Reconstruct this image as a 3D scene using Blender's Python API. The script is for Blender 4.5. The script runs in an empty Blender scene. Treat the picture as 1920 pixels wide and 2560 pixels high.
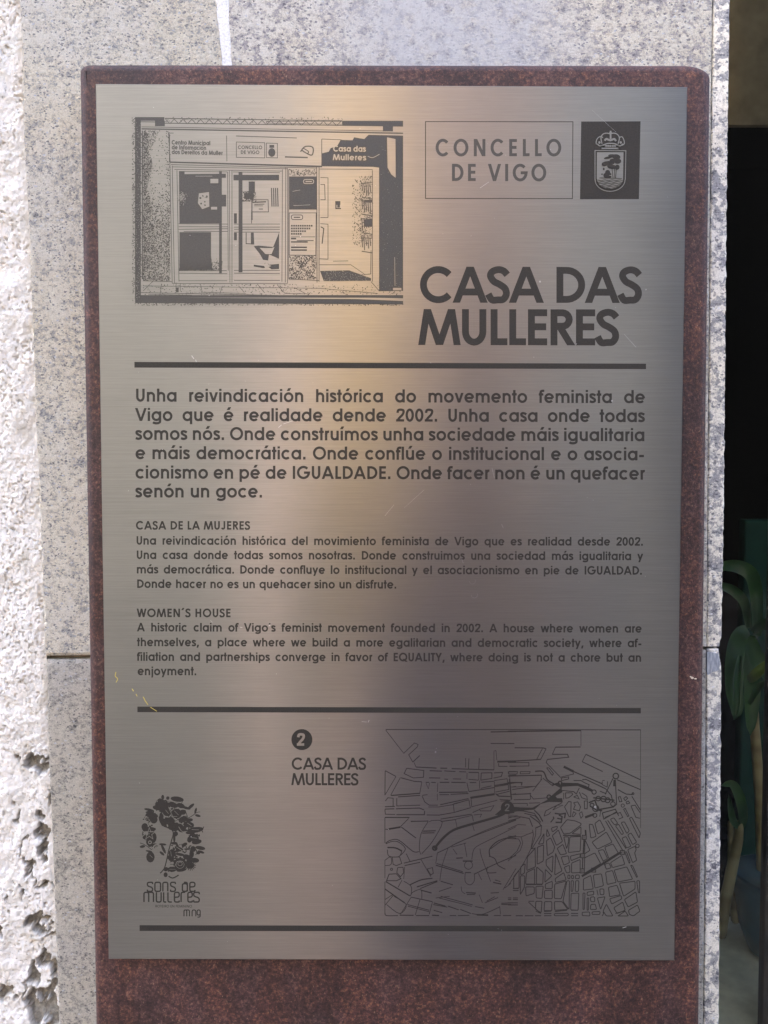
import bpy, bmesh, math, random
import numpy as np
from mathutils import Vector, Matrix, noise
from mathutils.geometry import tessellate_polygon

random.seed(7)
rng = np.random.default_rng(7)
S = bpy.context.scene
C = S.collection
R = math.radians

# ------------------------------------------------------------------ camera
ZC = 1.30                                   # height of the plaque's centre above the pavement
CAM = Vector((-0.00619, -0.53379, ZC + 0.03512))
YAW, PIT, ROL = -0.00168, -0.03945, -0.00087
F = 1934.0                                  # focal length in pixels of the 1920 x 2560 photograph
ROT = Matrix.Rotation(YAW, 3, 'Z') @ Matrix.Rotation(PIT, 3, 'X') @ Matrix.Rotation(ROL, 3, 'Y')
cam = bpy.data.cameras.new('camera')
cam.sensor_fit = 'VERTICAL'
cam.sensor_height = 36.0
cam.lens = 36.0 * F / 2560.0
cam.clip_start = 0.01
cam.clip_end = 500
cam.dof.use_dof = False
co = bpy.data.objects.new('camera', cam)
C.objects.link(co)
co.matrix_world = Matrix.Translation(CAM) @ (ROT @ Matrix.Rotation(R(90), 3, 'X')).to_4x4()
S.camera = co

# ------------------------------------------------------------------ daylight
SUN_EL, SUN_AZ = 44.0, -150.0                # degrees; azimuth from straight out of the wall: the sun stands behind the wall, to the left
sd = Vector((math.sin(R(SUN_AZ)) * math.cos(R(SUN_EL)), -math.cos(R(SUN_AZ)) * math.cos(R(SUN_EL)), math.sin(R(SUN_EL))))
W = bpy.data.worlds.new('World')
S.world = W
W.use_nodes = True
nt = W.node_tree
sky = nt.nodes.new('ShaderNodeTexSky')
sky.sky_type = 'NISHITA'
sky.sun_disc = False
sky.sun_elevation = R(SUN_EL)
sky.sun_rotation = math.atan2(sd.x, sd.y)
sky.air_density = 0.6
sky.dust_density = 6.0
sky.ozone_density = 0.0
bg = nt.nodes['Background']
bg.inputs['Strength'].default_value = 0.15
nt.links.new(sky.outputs[0], bg.inputs['Color'])
L = bpy.data.lights.new('sun', 'SUN')
L.energy = 2.2
L.angle = R(0.5)
L.color = (1.0, 0.94, 0.85)
lo = bpy.data.objects.new('sun', L)
C.objects.link(lo)
lo.rotation_euler = sd.to_track_quat('Z', 'Y').to_euler()
S.view_settings.view_transform = 'Standard'
S.view_settings.look = 'None'
S.view_settings.exposure = 4.22
S.view_settings.gamma = 1.0

# ------------------------------------------------------------------ measuring helpers
def P(u, v, y=0.0):
    """point of the plane at depth y which the photograph shows at (u, v)"""
    d = ROT @ Vector(((u - 960.0) / F, 1.0, -(v - 1280.0) / F))
    t = (y - CAM.y) / d.y
    p = CAM + d * t
    return Vector((p.x, y, p.z))

class Z:
    """a measured crop: origin and scale"""
    def __init__(s, ox, oy, k):
        s.ox, s.oy, s.k = ox, oy, k
    def __call__(s, pts):
        if isinstance(pts, str):
            pts = [tuple(float(a) for a in q.split(',')) for q in pts.split()]
        return [(s.ox + x / s.k, s.oy + y / s.k) for x, y in pts]

# ------------------------------------------------------------------ materials
def mat(name):
    m = bpy.data.materials.new(name)
    m.use_nodes = True
    n = m.node_tree
    b = n.nodes['Principled BSDF']
    return m, n, b
def N(n, kind, **kw):
    x = n.nodes.new(kind)
    for k, v in kw.items():
        if k in ('operation', 'blend_type', 'data_type', 'feature', 'distance', 'direction_type', 'axis', 'attribute_name', 'interpolation', 'noise_dimensions'):
            setattr(x, k, v)
        else:
            x.inputs[k.replace('_', ' ')].default_value = v
    return x
def coords(n, scale=(1, 1, 1), warp=0, wscale=100):
    tc = n.nodes.new('ShaderNodeTexCoord')
    mp = n.nodes.new('ShaderNodeMapping')
    mp.inputs['Scale'].default_value = scale
    n.links.new(tc.outputs['Object'], mp.inputs[0])
    out = mp.outputs[0]
    if warp:
        ns = N(n, 'ShaderNodeTexNoise', Scale=wscale, Detail=2.0)
        n.links.new(out, ns.inputs['Vector'])
        s = N(n, 'ShaderNodeVectorMath', operation='SUBTRACT'); s.inputs[1].default_value = (.5, .5, .5)
        n.links.new(ns.outputs['Color'], s.inputs[0])
        sc = N(n, 'ShaderNodeVectorMath', operation='SCALE'); sc.inputs['Scale'].default_value = warp
        n.links.new(s.outputs[0], sc.inputs[0])
        a = N(n, 'ShaderNodeVectorMath', operation='ADD')
        n.links.new(out, a.inputs[0]); n.links.new(sc.outputs[0], a.inputs[1])
        out = a.outputs[0]
    return out
def noise_tex(n, vec, scale, detail=3.0, rough=.55):
    x = N(n, 'ShaderNodeTexNoise', Scale=scale, Detail=detail, Roughness=rough)
    n.links.new(vec, x.inputs['Vector'])
    return x.outputs['Fac']
def ramp(n, fac, stops, interp='LINEAR'):
    x = n.nodes.new('ShaderNodeValToRGB')
    x.color_ramp.interpolation = interp
    e = x.color_ramp.elements
    while len(e) < len(stops):
        e.new(.5)
    for q, (p, c) in zip(e, stops):
        q.position = p
        q.color = (*c, 1) if isinstance(c, tuple) else (c, c, c, 1)
    n.links.new(fac, x.inputs[0])
    return x.outputs['Color']
def mix(n, fac, a, b, mode='MIX'):
    x = n.nodes.new('ShaderNodeMix'); x.data_type = 'RGBA'; x.blend_type = mode
    for s, v in ((x.inputs[0], fac), (x.inputs[6], a), (x.inputs[7], b)):
        if hasattr(v, 'is_output'):
            n.links.new(v, s)
        elif isinstance(v, (int, float)):
            s.default_value = v if s.type == 'VALUE' else (v, v, v, 1)
        else:
            s.default_value = (*v, 1)
    return x.outputs[2]
def bump(n, b, h, strength, dist):
    x = n.nodes.new('ShaderNodeBump')
    x.inputs['Strength'].default_value = strength
    x.inputs['Distance'].default_value = dist
    n.links.new(h, x.inputs['Height'])
    n.links.new(x.outputs[0], b.inputs['Normal'])
    return x
def math_(n, op, a, b=None):
    x = n.nodes.new('ShaderNodeMath'); x.operation = op
    for s, v in zip(x.inputs, (a, b)):
        if v is None: continue
        if hasattr(v, 'is_output'): n.links.new(v, s)
        else: s.default_value = v
    return x.outputs[0]
def plain(name, col, rough=.6, metal=0, spec=.5):
    m, n, b = mat(name)
    v = coords(n)
    f = noise_tex(n, v, 60, 4)
    c = ramp(n, f, [(.3, tuple(x * .82 for x in col)), (.7, tuple(min(1, x * 1.15) for x in col))])
    n.links.new(c, b.inputs['Base Color'])
    b.inputs['Roughness'].default_value = rough
    b.inputs['Metallic'].default_value = metal
    b.inputs['Specular IOR Level'].default_value = spec
    return m

# brushed steel
M_STEEL, n, b = mat('brushed_steel')
v = coords(n)
vs = coords(n, (14, 14, 1700))
streak = noise_tex(n, vs, 1.0, 4, .6)
vs2 = coords(n, (60, 60, 3600))
streak2 = noise_tex(n, vs2, 1.0, 2, .6)
big = noise_tex(n, v, 9, 3)
c0 = ramp(n, streak, [(.25, (.190, .185, .170)), (.75, (.238, .232, .214))])
c1 = ramp(n, streak2, [(.3, .93), (.7, 1.04)])
c2 = ramp(n, big, [(0, .86), (1, 1.10)])
cc = mix(n, 1.0, mix(n, 1.0, c0, c1, 'MULTIPLY'), c2, 'MULTIPLY')
n.links.new(cc, b.inputs['Base Color'])
# a wiped dusty arc beside the map and a faint film of grime: less metallic where it lies
mp = n.nodes.new('ShaderNodeMapping'); mp.vector_type = 'POINT'
_c = P(1090, 2030); mp.inputs['Location'].default_value = (-_c.x, 0, -_c.z)
n.links.new(coords(n, warp=.004, wscale=60), mp.inputs[0])
ln_ = N(n, 'ShaderNodeVectorMath', operation='LENGTH'); n.links.new(mp.outputs[0], ln_.inputs[0])
dd = math_(n, 'ABSOLUTE', math_(n, 'SUBTRACT', ln_.outputs['Value'], 160 * .276e-3))
arcm = ramp(n, math_(n, 'MULTIPLY', dd, 400), [(.0, 1.0), (1.0, 0.0)])
sx_ = n.nodes.new('ShaderNodeSeparateXYZ'); n.links.new(mp.outputs[0], sx_.inputs[0])
arcm = math_(n, 'MULTIPLY', arcm, ramp(n, math_(n, 'MULTIPLY', sx_.outputs[0], -30), [(.25, 0.0), (1.0, 1.0)]))
arcm = math_(n, 'MULTIPLY', arcm, ramp(n, noise_tex(n, v, 260, 4, .7), [(.35, .1), (.65, .9)]))
grime = noise_tex(n, coords(n, (1, 1, 2.2)), 14, 5, .65)
cc = mix(n, math_(n, 'MULTIPLY', arcm, .30), cc, (.62, .62, .62))
cc = mix(n, math_(n, 'MULTIPLY', grime, .22), cc, (.20, .205, .20))
b.inputs['Metallic'].default_value = 1
b.inputs['Roughness'].default_value = .278
b.inputs['Anisotropic'].default_value = 1.0
tg = n.nodes.new('ShaderNodeTangent'); tg.direction_type = 'RADIAL'; tg.axis = 'Z'
n.links.new(tg.outputs[0], b.inputs['Tangent'])
b.inputs['Anisotropic Rotation'].default_value = .25
bump(n, b, streak2, .2, .0001)

# etched dark
M_ETCH, n, b = mat('etched_black')
v = coords(n)
f = noise_tex(n, v, 900, 3, .7)
c = ramp(n, f, [(.3, (.019, .017, .014)), (.7, (.031, .028, .023))])
n.links.new(c, b.inputs['Base Color'])
b.inputs['Roughness'].default_value = .55
b.inputs['Specular IOR Level'].default_value = .22
bump(n, b, f, .4, .0003)

M_GREY, n, b = mat('etched_grey')
v = coords(n)
f = noise_tex(n, v, 1500, 3, .8)
n.links.new(ramp(n, f, [(.35, (.022, .021, .0175)), (.6, (.042, .040, .033))]), b.inputs['Base Color'])
b.inputs['Roughness'].default_value = .5
bump(n, b, f, .4, .0003)

# corten steel
M_RUST, n, b = mat('weathering_steel')
v = coords(n)
f1 = noise_tex(n, v, 520, 5, .72)
f2 = math_(n, 'ADD', math_(n, 'MULTIPLY', noise_tex(n, v, 110, 5, .75), .45), math_(n, 'MULTIPLY', noise_tex(n, coords(n, (1, 1, .45)), 16, 6, .7), .55))
f3 = noise_tex(n, coords(n, (1, 1, .55)), 900, 2, .6)
ca = ramp(n, f1, [(.34, (.012, .006, .006)), (.45, (.040, .0155, .0125)), (.55, (.068, .026, .020)), (.66, (.17, .072, .036))])
cb = ramp(n, f1, [(.34, (.019, .010, .010)), (.50, (.054, .024, .022)), (.66, (.120, .066, .058))])
m2 = ramp(n, noise_tex(n, coords(n, (1, 1, .5)), 34, 5, .7), [(.42, 0.0), (.60, .8)])
cc = mix(n, m2, ca, cb)
cs = ramp(n, f3, [(.66, 0.0), (.74, 1.0)])
cc = mix(n, math_(n, 'MULTIPLY', cs, .6), cc, (.30, .19, .12))
cc = mix(n, 1.0, cc, ramp(n, f2, [(.40, .45), (.58, 1.30)]), 'MULTIPLY')
n.links.new(cc, b.inputs['Base Color'])
b.inputs['Roughness'].default_value = .58
b.inputs['Specular IOR Level'].default_value = .38
bump(n, b, math_(n, 'ADD', f1, math_(n, 'MULTIPLY', f3, .5)), .55, .0008)

def granite(name, cream, pale, grey, dark, cellw=.55, rough=.8, relief=1.0, scale=1.0, darkness=.5, painted_glare=None, shift=0.0):
    m, n, b = mat(name)
    v = coords(n, warp=.0035, wscale=330)
    vo = N(n, 'ShaderNodeTexVoronoi', Scale=330 * scale, Randomness=1.0)
    n.links.new(v, vo.inputs['Vector'])
    sep = n.nodes.new('ShaderNodeSeparateColor'); n.links.new(vo.outputs['Color'], sep.inputs[0])
    v0 = coords(n)
    big = noise_tex(n, v0, 9, 4, .55)
    mid = noise_tex(n, v0, 95 * scale, 4, .6)
    fine = noise_tex(n, v0, 1100, 3, .7)
    gr = noise_tex(n, coords(n, (1, 1, 1.3), warp=.003, wscale=260), 300 * scale, 5, .8)
    q = math_(n, 'ADD', math_(n, 'MULTIPLY', sep.outputs[0], cellw), math_(n, 'MULTIPLY', math_(n, 'SUBTRACT', mid, .5), 1.5))
    q = math_(n, 'ADD', q, math_(n, 'MULTIPLY', math_(n, 'SUBTRACT', gr, .5), 4.8 * (1 - cellw)))
    q = math_(n, 'ADD', q, .2 + .275 - cellw / 2 + shift + .12)
    lum = ramp(n, q, [(.02, dark), (.16, grey), (.40, grey), (.55, cream), (.78, pale)])
    tint = ramp(n, big, [(.35, (1.0, .98, .94)), (.65, (1.06, 1.0, .87))])
    c = mix(n, 1.0, lum, tint, 'MULTIPLY')
    # dark mica flakes and bright feldspar facets
    v2 = coords(n, (1, 1, 1.5), warp=.003, wscale=500)
    vm = N(n, 'ShaderNodeTexVoronoi', Scale=520 * scale); n.links.new(v2, vm.inputs['Vector'])
    s2 = n.nodes.new('ShaderNodeSeparateColor'); n.links.new(vm.outputs['Color'], s2.inputs[0])
    mica = math_(n, 'MULTIPLY', math_(n, 'GREATER_THAN', s2.outputs[1], 1 - .17 * darkness * 2), math_(n, 'LESS_THAN', vm.outputs['Distance'], .42))
    mica = math_(n, 'MULTIPLY', mica, math_(n, 'GREATER_THAN', noise_tex(n, v0, 160, 2), .45))
    c = mix(n, math_(n, 'MULTIPLY', mica, .75), c, tuple(x * .7 for x in dark))
    vb = N(n, 'ShaderNodeTexVoronoi', Scale=330); n.links.new(v2, vb.inputs['Vector'])
    s3 = n.nodes.new('ShaderNodeSeparateColor'); n.links.new(vb.outputs['Color'], s3.inputs[0])
    facet = math_(n, 'MULTIPLY', math_(n, 'GREATER_THAN', s3.outputs[2], .92), math_(n, 'LESS_THAN', vb.outputs['Distance'], .33))
    c = mix(n, math_(n, 'MULTIPLY', facet, .8), c, (.75, .76, .78))
    c = mix(n, 1.0, c, ramp(n, fine, [(.3, .80), (.7, 1.22)]), 'MULTIPLY')
    pit = noise_tex(n, coords(n, (1, 1, 1.6), warp=.004, wscale=200), 420, 4, .75)
    c = mix(n, 1.0, c, ramp(n, pit, [(.28, .42), (.40, 1.0)]), 'MULTIPLY')  # pits darkened in the colour, since soft light leaves the bump faint
    if painted_glare:                               # whitish glare above the plaque, painted into the stone colour
        (px, pz), (rx, rz), tilt = painted_glare
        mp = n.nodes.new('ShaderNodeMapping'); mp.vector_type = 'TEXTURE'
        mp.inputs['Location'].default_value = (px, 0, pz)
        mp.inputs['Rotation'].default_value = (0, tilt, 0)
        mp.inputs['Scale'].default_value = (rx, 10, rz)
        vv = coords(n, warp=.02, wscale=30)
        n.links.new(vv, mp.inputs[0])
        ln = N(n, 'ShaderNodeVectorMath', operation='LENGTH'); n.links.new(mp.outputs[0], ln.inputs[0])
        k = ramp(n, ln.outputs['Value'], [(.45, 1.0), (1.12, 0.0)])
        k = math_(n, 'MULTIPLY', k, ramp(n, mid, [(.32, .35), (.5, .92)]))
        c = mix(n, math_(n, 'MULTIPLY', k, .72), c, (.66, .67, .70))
    n.links.new(c, b.inputs['Base Color'])
    rg = mix(n, facet, rough, .18)
    n.links.new(rg, b.inputs['Roughness'])
    hh = math_(n, 'ADD', math_(n, 'MULTIPLY', mid, .8), math_(n, 'ADD', math_(n, 'MULTIPLY', fine, .22), math_(n, 'MULTIPLY', pit, 1.2)))
    bump(n, b, math_(n, 'ADD', hh, gr), 1.0, .0035 * relief)
    return m
M_GRAN_L = granite('granite_weathered', (.76, .71, .58), (.88, .86, .79), (.50, .50, .50), (.15, .15, .165), relief=1.3, cellw=.22, shift=.12)
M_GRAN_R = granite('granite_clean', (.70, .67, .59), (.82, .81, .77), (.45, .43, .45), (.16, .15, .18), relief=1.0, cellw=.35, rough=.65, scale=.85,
                   painted_glare=((P(1130, 40, .036).x, P(1130, 40, .036).z), (.105, .13), R(-25)), darkness=.45, shift=.0)
M_GRAN_D = granite('granite_grey', (.54, .53, .48), (.66, .65, .62), (.37, .365, .36), (.12, .12, .13), darkness=.45, relief=1.3, cellw=.22, shift=.12)
M_GRAN_E = granite('granite_sawn', (.60, .60, .57), (.70, .70, .68), (.27, .28, .31), (.08, .085, .11), relief=.12, rough=.5, scale=.72, darkness=.55, shift=-.10)

# mortar / plaster
M_MORTAR, n, b = mat('white_mortar')
v = coords(n); f = noise_tex(n, v, 700, 4, .7)
n.links.new(ramp(n, f, [(.35, (.55, .56, .56)), (.55, (.80, .82, .84))]), b.inputs['Base Color'])
b.inputs['Roughness'].default_value = .9
bump(n, b, f, .8, .002)
M_JOINT = plain('brown_joint_mortar', (.16, .13, .09), .95)
M_INCL, n, b = mat('grey_inclusion')
v = coords(n, (900, 900, 160)); f = noise_tex(n, v, 1.0, 3, .6)
n.links.new(ramp(n, f, [(.3, (.16, .18, .21)), (.7, (.40, .43, .47))]), b.inputs['Base Color'])
b.inputs['Roughness'].default_value = .6
M_PLASTER, n, b = mat('rough_plaster')
v = coords(n)
f = noise_tex(n, v, 380, 5, .7); f2 = noise_tex(n, v, 45, 4, .65)
base = ramp(n, f2, [(.30, (.50, .48, .42)), (.45, (.66, .65, .61)), (.7, (.74, .73, .70))])
pits = ramp(n, f, [(.30, (.36, .35, .31)), (.42, (1, 1, 1))])
base = mix(n, 1.0, base, pits, 'MULTIPLY')
at = N(n, 'ShaderNodeAttribute', attribute_name='chip')
core = ramp(n, noise_tex(n, v, 260, 4, .7), [(.3, (.12, .115, .10)), (.6, (.30, .29, .255))])
n.links.new(mix(n, at.outputs['Fac'], base, core), b.inputs['Base Color'])
b.inputs['Roughness'].default_value = .92
b.inputs['Specular IOR Level'].default_value = .2
bump(n, b, math_(n, 'ADD', f, math_(n, 'MULTIPLY', noise_tex(n, v, 1300, 3, .7), .3)), .7, .0016)

# ------------------------------------------------------------------ object helpers
def link(name, me, m, parent=None):
    o = bpy.data.objects.new(name, me)
    C.objects.link(o)
    if m: me.materials.append(m)
    if parent: o.parent = parent
    return o
def tag(o, label=None, cat=None, group=None, kind=None):
    for k, x in (('label', label), ('category', cat), ('group', group), ('kind', kind)):
        if x: o[k] = x
    return o
def empty(name, loc=(0, 0, 0)):
    o = bpy.data.objects.new(name, None)
    o.location = loc
    o.empty_display_size = .05
    C.objects.link(o)
    return o
def kids(o, root):
    """keeps world-space vertices while the root sits at the thing's base"""
    o.parent = root
    o.matrix_parent_inverse = Matrix.Translation(root.location).inverted()
    return o

class Sheet:
    """flat print on the plaque: polygons, each lying a micron above the last"""
    base = 12e-6
    def __init__(s, lift=0.0):
        s.v, s.f, s.k, s.lift = [], [], 0, lift
    def y(s):
        s.k = (s.k + 1) % 70
        return -(s.base + s.lift + s.k * 1.2e-6)
    def poly(s, pts):
        y = s.y(); o = len(s.v)
        s.v += [P(a, c, y) for a, c in pts]
        tri = tessellate_polygon([[Vector((a, c, 0)) for a, c in pts]])
        for t in tri:
            s.f.append(tuple(o + i for i in t))
        return s
    def rect(s, x0, y0, x1, y1):
        return s.poly([(x0, y0), (x1, y0), (x1, y1), (x0, y1)])
    def quads(s, qs):
        for i_, (a, c, r) in enumerate(qs):
            o = len(s.v); y = -(s.base + s.lift + 90e-6 + (i_ % 97) * .8e-6)
            s.v += [P(a - r, c - r, y), P(a + r, c - r, y), P(a + r, c + r, y), P(a - r, c + r, y)]
            s.f.append((o, o + 1, o + 2, o + 3))
    def stroke(s, pts, w, closed=False):
        pts = [Vector(p) for p in pts]
        q = [pts[0]]
        for p in pts[1:]:
            if (p - q[-1]).length > 1e-4: q.append(p)
        if closed and (q[0] - q[-1]).length < 1e-4: q.pop()
        pts = q; k = len(pts)
        if k < 2: return s
        y = s.y(); o = len(s.v)
        Ls = []
        for i in range(k):
            a = pts[i - 1] if (i > 0 or closed) else None
            c = pts[(i + 1) % k] if (i < k - 1 or closed) else None
            d1 = (pts[i] - a).normalized() if a is not None else None
            d2 = (c - pts[i]).normalized() if c is not None else None
            if d1 is None: d1 = d2
            if d2 is None: d2 = d1
            n1 = Vector((-d1.y, d1.x)); n2 = Vector((-d2.y, d2.x))
            nn = n1 + n2
            if nn.length < 1e-3: nn = n1
            nn.normalize()
            m_ = w / 2 / max(.45, nn.dot(n1))
            Ls.append((pts[i] + nn * m_, pts[i] - nn * m_))
        for a, c in Ls:
            s.v += [P(a.x, a.y, y), P(c.x, c.y, y)]
        for i in range(k if closed else k - 1):
            j = (i + 1) % k
            s.f.append((o + 2 * i, o + 2 * j, o + 2 * j + 1, o + 2 * i + 1))
        return s
    def ell(s, cx, cy, rx, ry, rot=0, n=18):
        c_, s_ = math.cos(R(rot)), math.sin(R(rot))
        return s.poly([(cx + rx * math.cos(t) * c_ - ry * math.sin(t) * s_, cy + rx * math.cos(t) * s_ + ry * math.sin(t) * c_)
                       for t in [2 * math.pi * i / n for i in range(n)]])
    def ring(s, cx, cy, rx, ry, w, n=28):
        return s.stroke([(cx + rx * math.cos(2 * math.pi * i / n), cy + ry * math.sin(2 * math.pi * i / n)) for i in range(n)], w, True)
    def build(s, name, m, parent):
        me = bpy.data.meshes.new(name)
        me.from_pydata([tuple(p) for p in s.v], [], s.f)
        bm = bmesh.new(); bm.from_mesh(me)
        for f in bm.faces:
            if f.normal.y > 0: f.normal_flip()
        bm.to_mesh(me); bm.free()
        return sub(link(name, me, m), parent)
def sub(o, parent):
    o.parent = parent                     # parts are modelled in world coordinates
    if parent is ROOT_SIGN:
        o.matrix_parent_inverse = Matrix.Translation(ROOT_SIGN.location).inverted()
    return o

def box(name, x0, x1, y0, y1, z0, z1, m, bevel=0.0, seg=2):
    bm = bmesh.new()
    bmesh.ops.create_cube(bm, size=1)
    for q in bm.verts:
        q.co = Vector((x0 + (q.co.x + .5) * (x1 - x0), y0 + (q.co.y + .5) * (y1 - y0), z0 + (q.co.z + .5) * (z1 - z0)))
    if bevel:
        bmesh.ops.bevel(bm, geom=bm.edges[:], offset=bevel, segments=seg, affect='EDGES', profile=.5)
    me = bpy.data.meshes.new(name); bm.to_mesh(me); bm.free()
    return link(name, me, m)
def prism(name, outline, y0, depth, cham, m, rough=0.0):
    """outline: world (x, z), counter-clockwise or not; front face at y0, chamfered arris, sides going back"""
    k = len(outline)
    area = sum(outline[i][0] * outline[(i + 1) % k][1] - outline[(i + 1) % k][0] * outline[i][1] for i in range(k))
    if area < 0: outline = outline[::-1]
    pts = [Vector(p) for p in outline]
    ins = []
    for i in range(k):
        a, p, c = pts[i - 1], pts[i], pts[(i + 1) % k]
        d1 = (p - a).normalized(); d2 = (c - p).normalized()
        nn = (Vector((-d1.y, d1.x)) + Vector((-d2.y, d2.x)))
        nn = nn.normalized() if nn.length > 1e-3 else Vector((-d1.y, d1.x))
        cc = cham * (1 + rough * (random.random() - .5) * 2)
        ins.append(p + nn * cc / max(.6, nn.dot(Vector((-d1.y, d1.x)))))
    V = [(p.x, y0, p.y) for p in ins] + [(p.x, y0 + cham, p.y) for p in pts] + [(p.x, y0 + depth, p.y) for p in pts]
    Fs = [tuple(t) for t in tessellate_polygon([[Vector((p.x, p.y, 0)) for p in ins]])]
    for i in range(k):
        j = (i + 1) % k
        Fs += [(i, j, k + j, k + i), (k + i, k + j, 2 * k + j, 2 * k + i)]
    me = bpy.data.meshes.new(name); me.from_pydata(V, [], Fs)
    bm = bmesh.new(); bm.from_mesh(me); bmesh.ops.recalc_face_normals(bm, faces=bm.faces[:]); bm.to_mesh(me); bm.free()
    return link(name, me, m)

# ------------------------------------------------------------------ ground and far side of the street
def sheet(name, x0, x1, y0, y1, z, m):
    me = bpy.data.meshes.new(name)
    me.from_pydata([(x0, y0, z), (x1, y0, z), (x1, y1, z), (x0, y1, z)], [], [(0, 1, 2, 3)])
    return link(name, me, m)
M_ROAD = plain('asphalt', (.055, .055, .058), .9)
M_PAVE = plain('granite_paving', (.19, .17, .15), .8)
tag(sheet('road', -150, 150, -150, 60, -.12, M_ROAD), kind='structure')
tag(box('pavement', -60, 60, -1.9, .9, -.115, 0, M_PAVE, .008), kind='structure')
tag(box('far_pavement', -60, 60, -9.4, -7.2, -.115, 0, M_ROAD, .008), kind='structure')

def building(name, x0, x1, y, h, m, label, bands=(), holes=(), depth=6.0):
    root = empty(name, ((x0 + x1) / 2, y, 0))
    tag(root, label, 'building')
    o = box('wall', x0, x1, y - depth, y, 0, h, m); kids(o, root)
    for nm, a, c, z0, z1, mm, pr in bands:
        kids(box(nm, a, c, y + .002, y + pr, z0, z1, mm, .01), root)
    for nm, a, c, z0, z1, mm in holes:
        o = kids(box(nm, a, c, y + .004, y + .03, z0, z1, mm, .004), root)
    return root
M_BEIGE = plain('beige_render', (.095, .094, .086), .9)
M_OCHRE = plain('ochre_render', (.27, .19, .082), .85)
M_GREYR = plain('grey_render', (.075, .076, .070), .9)
M_TAN = plain('tan_stone', (.115, .082, .062), .9)
M_MAUVE = plain('mauve_reflection_tint', (.55, .40, .37), .8)  # for unseen pieces added to turn the plaque's lower reflection pinkish
M_DKGL = plain('dark_window_glass', (.03, .035, .04), .15)
M_WFR = plain('white_frame', (.7, .7, .68), .5)
FY = -8.2
building('beige_building', -16, -.78, FY, 9.5, M_BEIGE, 'beige rendered building across the street, seen only in the plaque reflection',
         bands=[('plinth', -15.9, -.7, .0, .5, M_GREYR, .05), ('reflection_panel', -1.5, -.86, .52, 2.1, M_MAUVE, .04), ('cornice', -15.9, -.82, 9.1, 9.4, M_WFR, .2)],  # mauve panel added for a pinkish band in the plaque reflection
         holes=[('window', x, x + 1.1, z, z + 1.6, M_DKGL) for x in (-14, -11.2, -8.4, -5.6) for z in (4.2, 7.0)] + [('window', x, x + 1.3, 1.0, 2.6, M_DKGL) for x in (-13.5, -9.5, -6)])
building('ochre_building', -.76, .16, FY, 8.8, M_OCHRE, 'narrow ochre rendered building across the street between a beige and a grey one',
         bands=[('plinth', -.74, .14, .0, 1.5, M_MAUVE, .06)], holes=[('window', -.6, 0, 5.6, 7.2, M_DKGL)])  # mauve plinth added for pink in the plaque reflection
building('grey_building', .18, 3.1, FY, 9.0, M_GREYR, 'grey rendered building across the street with rows of dark windows',
         bands=[('plinth', 1.75, 3.0, .0, .6, M_TAN, .05), ('tan_panel', .2, 1.7, .0, 8.6, M_TAN, .05)],
         holes=[('window', x, x + 1.1, z, z + 1.6, M_DKGL) for x in (1.85,) for z in (4.2, 6.8)])
building('dark_reflection_building', 3.12, 18, FY, 9.0, plain('dark_reflection_cladding', (.010, .0105, .012), .95, spec=.05), 'unseen dark building added at the right end of the row to darken the window reflection',  # added so the window glass mirrors something dark
         holes=[('window', x, x + 1.3, z, z + 1.6, M_DKGL) for x in (8.3, 11.1) for z in (4.2, 6.8)])

# ------------------------------------------------------------------ the photographer, mirrored softly in the plaque
def skin_mesh(name, pts, edges, m, lvl=2):
    me = bpy.data.meshes.new(name)
    me.from_pydata([p[:3] for p in pts], edges, [])
    o = bpy.data.objects.new(name, me); C.objects.link(o)
    sk = o.modifiers.new('skin', 'SKIN')
    for i, p in enumerate(pts):
        r = p[3]
        me.skin_vertices[0].data[i].radius = (r, p[4] if len(p) > 4 else r)
    me.skin_vertices[0].data[0].use_root = True
    ss = o.modifiers.new('sub', 'SUBSURF'); ss.levels = lvl; ss.render_levels = lvl
    bpy.context.view_layer.update()
    dg = bpy.context.evaluated_depsgraph_get()
    me2 = bpy.data.meshes.new_from_object(o.evaluated_get(dg))
    me2.name = name
    bpy.data.objects.remove(o)
    for p in me2.polygons: p.use_smooth = True
    return link(name, me2, m)
M_SKIN = plain('skin', (.48, .29, .21), .5)
M_NAVY = plain('mauve_jacket', (.62, .50, .45), .85)
M_PURP = plain('purple_trousers', (.80, .62, .58), .9)
M_HAIR = plain('dark_hair', (.05, .032, .022), .6)
M_SHOE = plain('dark_shoes', (.03, .03, .03), .5)
px, py = .19, -1.02
per = empty('person', (px, py, 0))
tag(per, 'person in mauve jacket and purple trousers holding up a phone, mirrored in the plaque', 'person')
def kp(o): return kids(o, per)
body = [(0, 0, .95, .13, .10), (0, 0, 1.12, .115, .085), (0, 0, 1.30, .14, .10), (0, 0, 1.43, .12, .085), (0, 0, 1.50, .05, .05), (0, .01, 1.57, .06, .065), (0, .015, 1.655, .078, .092), (0, .01, 1.73, .05, .06),
        (-.17, 0, 1.42, .05, .05), (-.31, .16, 1.16, .04, .04), (-.27, .40, 1.28, .03, .03), (-.25, .45, 1.31, .025, .03),
        (.17, 0, 1.42, .05, .05), (.20, .17, 1.14, .04, .04), (-.02, .40, 1.27, .03, .03), (-.06, .445, 1.30, .025, .03),
        (-.09, 0, .86, .085, .085), (-.10, .02, .48, .055, .06), (-.11, -.01, .10, .035, .04),
        (.09, 0, .86, .085, .085), (.10, .02, .48, .055, .06), (.11, -.01, .10, .035, .04)]
E_ = [(0, 1), (1, 2), (2, 3), (3, 4), (4, 5), (5, 6), (6, 7), (3, 8), (8, 9), (9, 10), (10, 11), (3, 12), (12, 13), (13, 14), (14, 15), (0, 16), (16, 17), (17, 18), (0, 19), (19, 20), (20, 21)]
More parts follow.
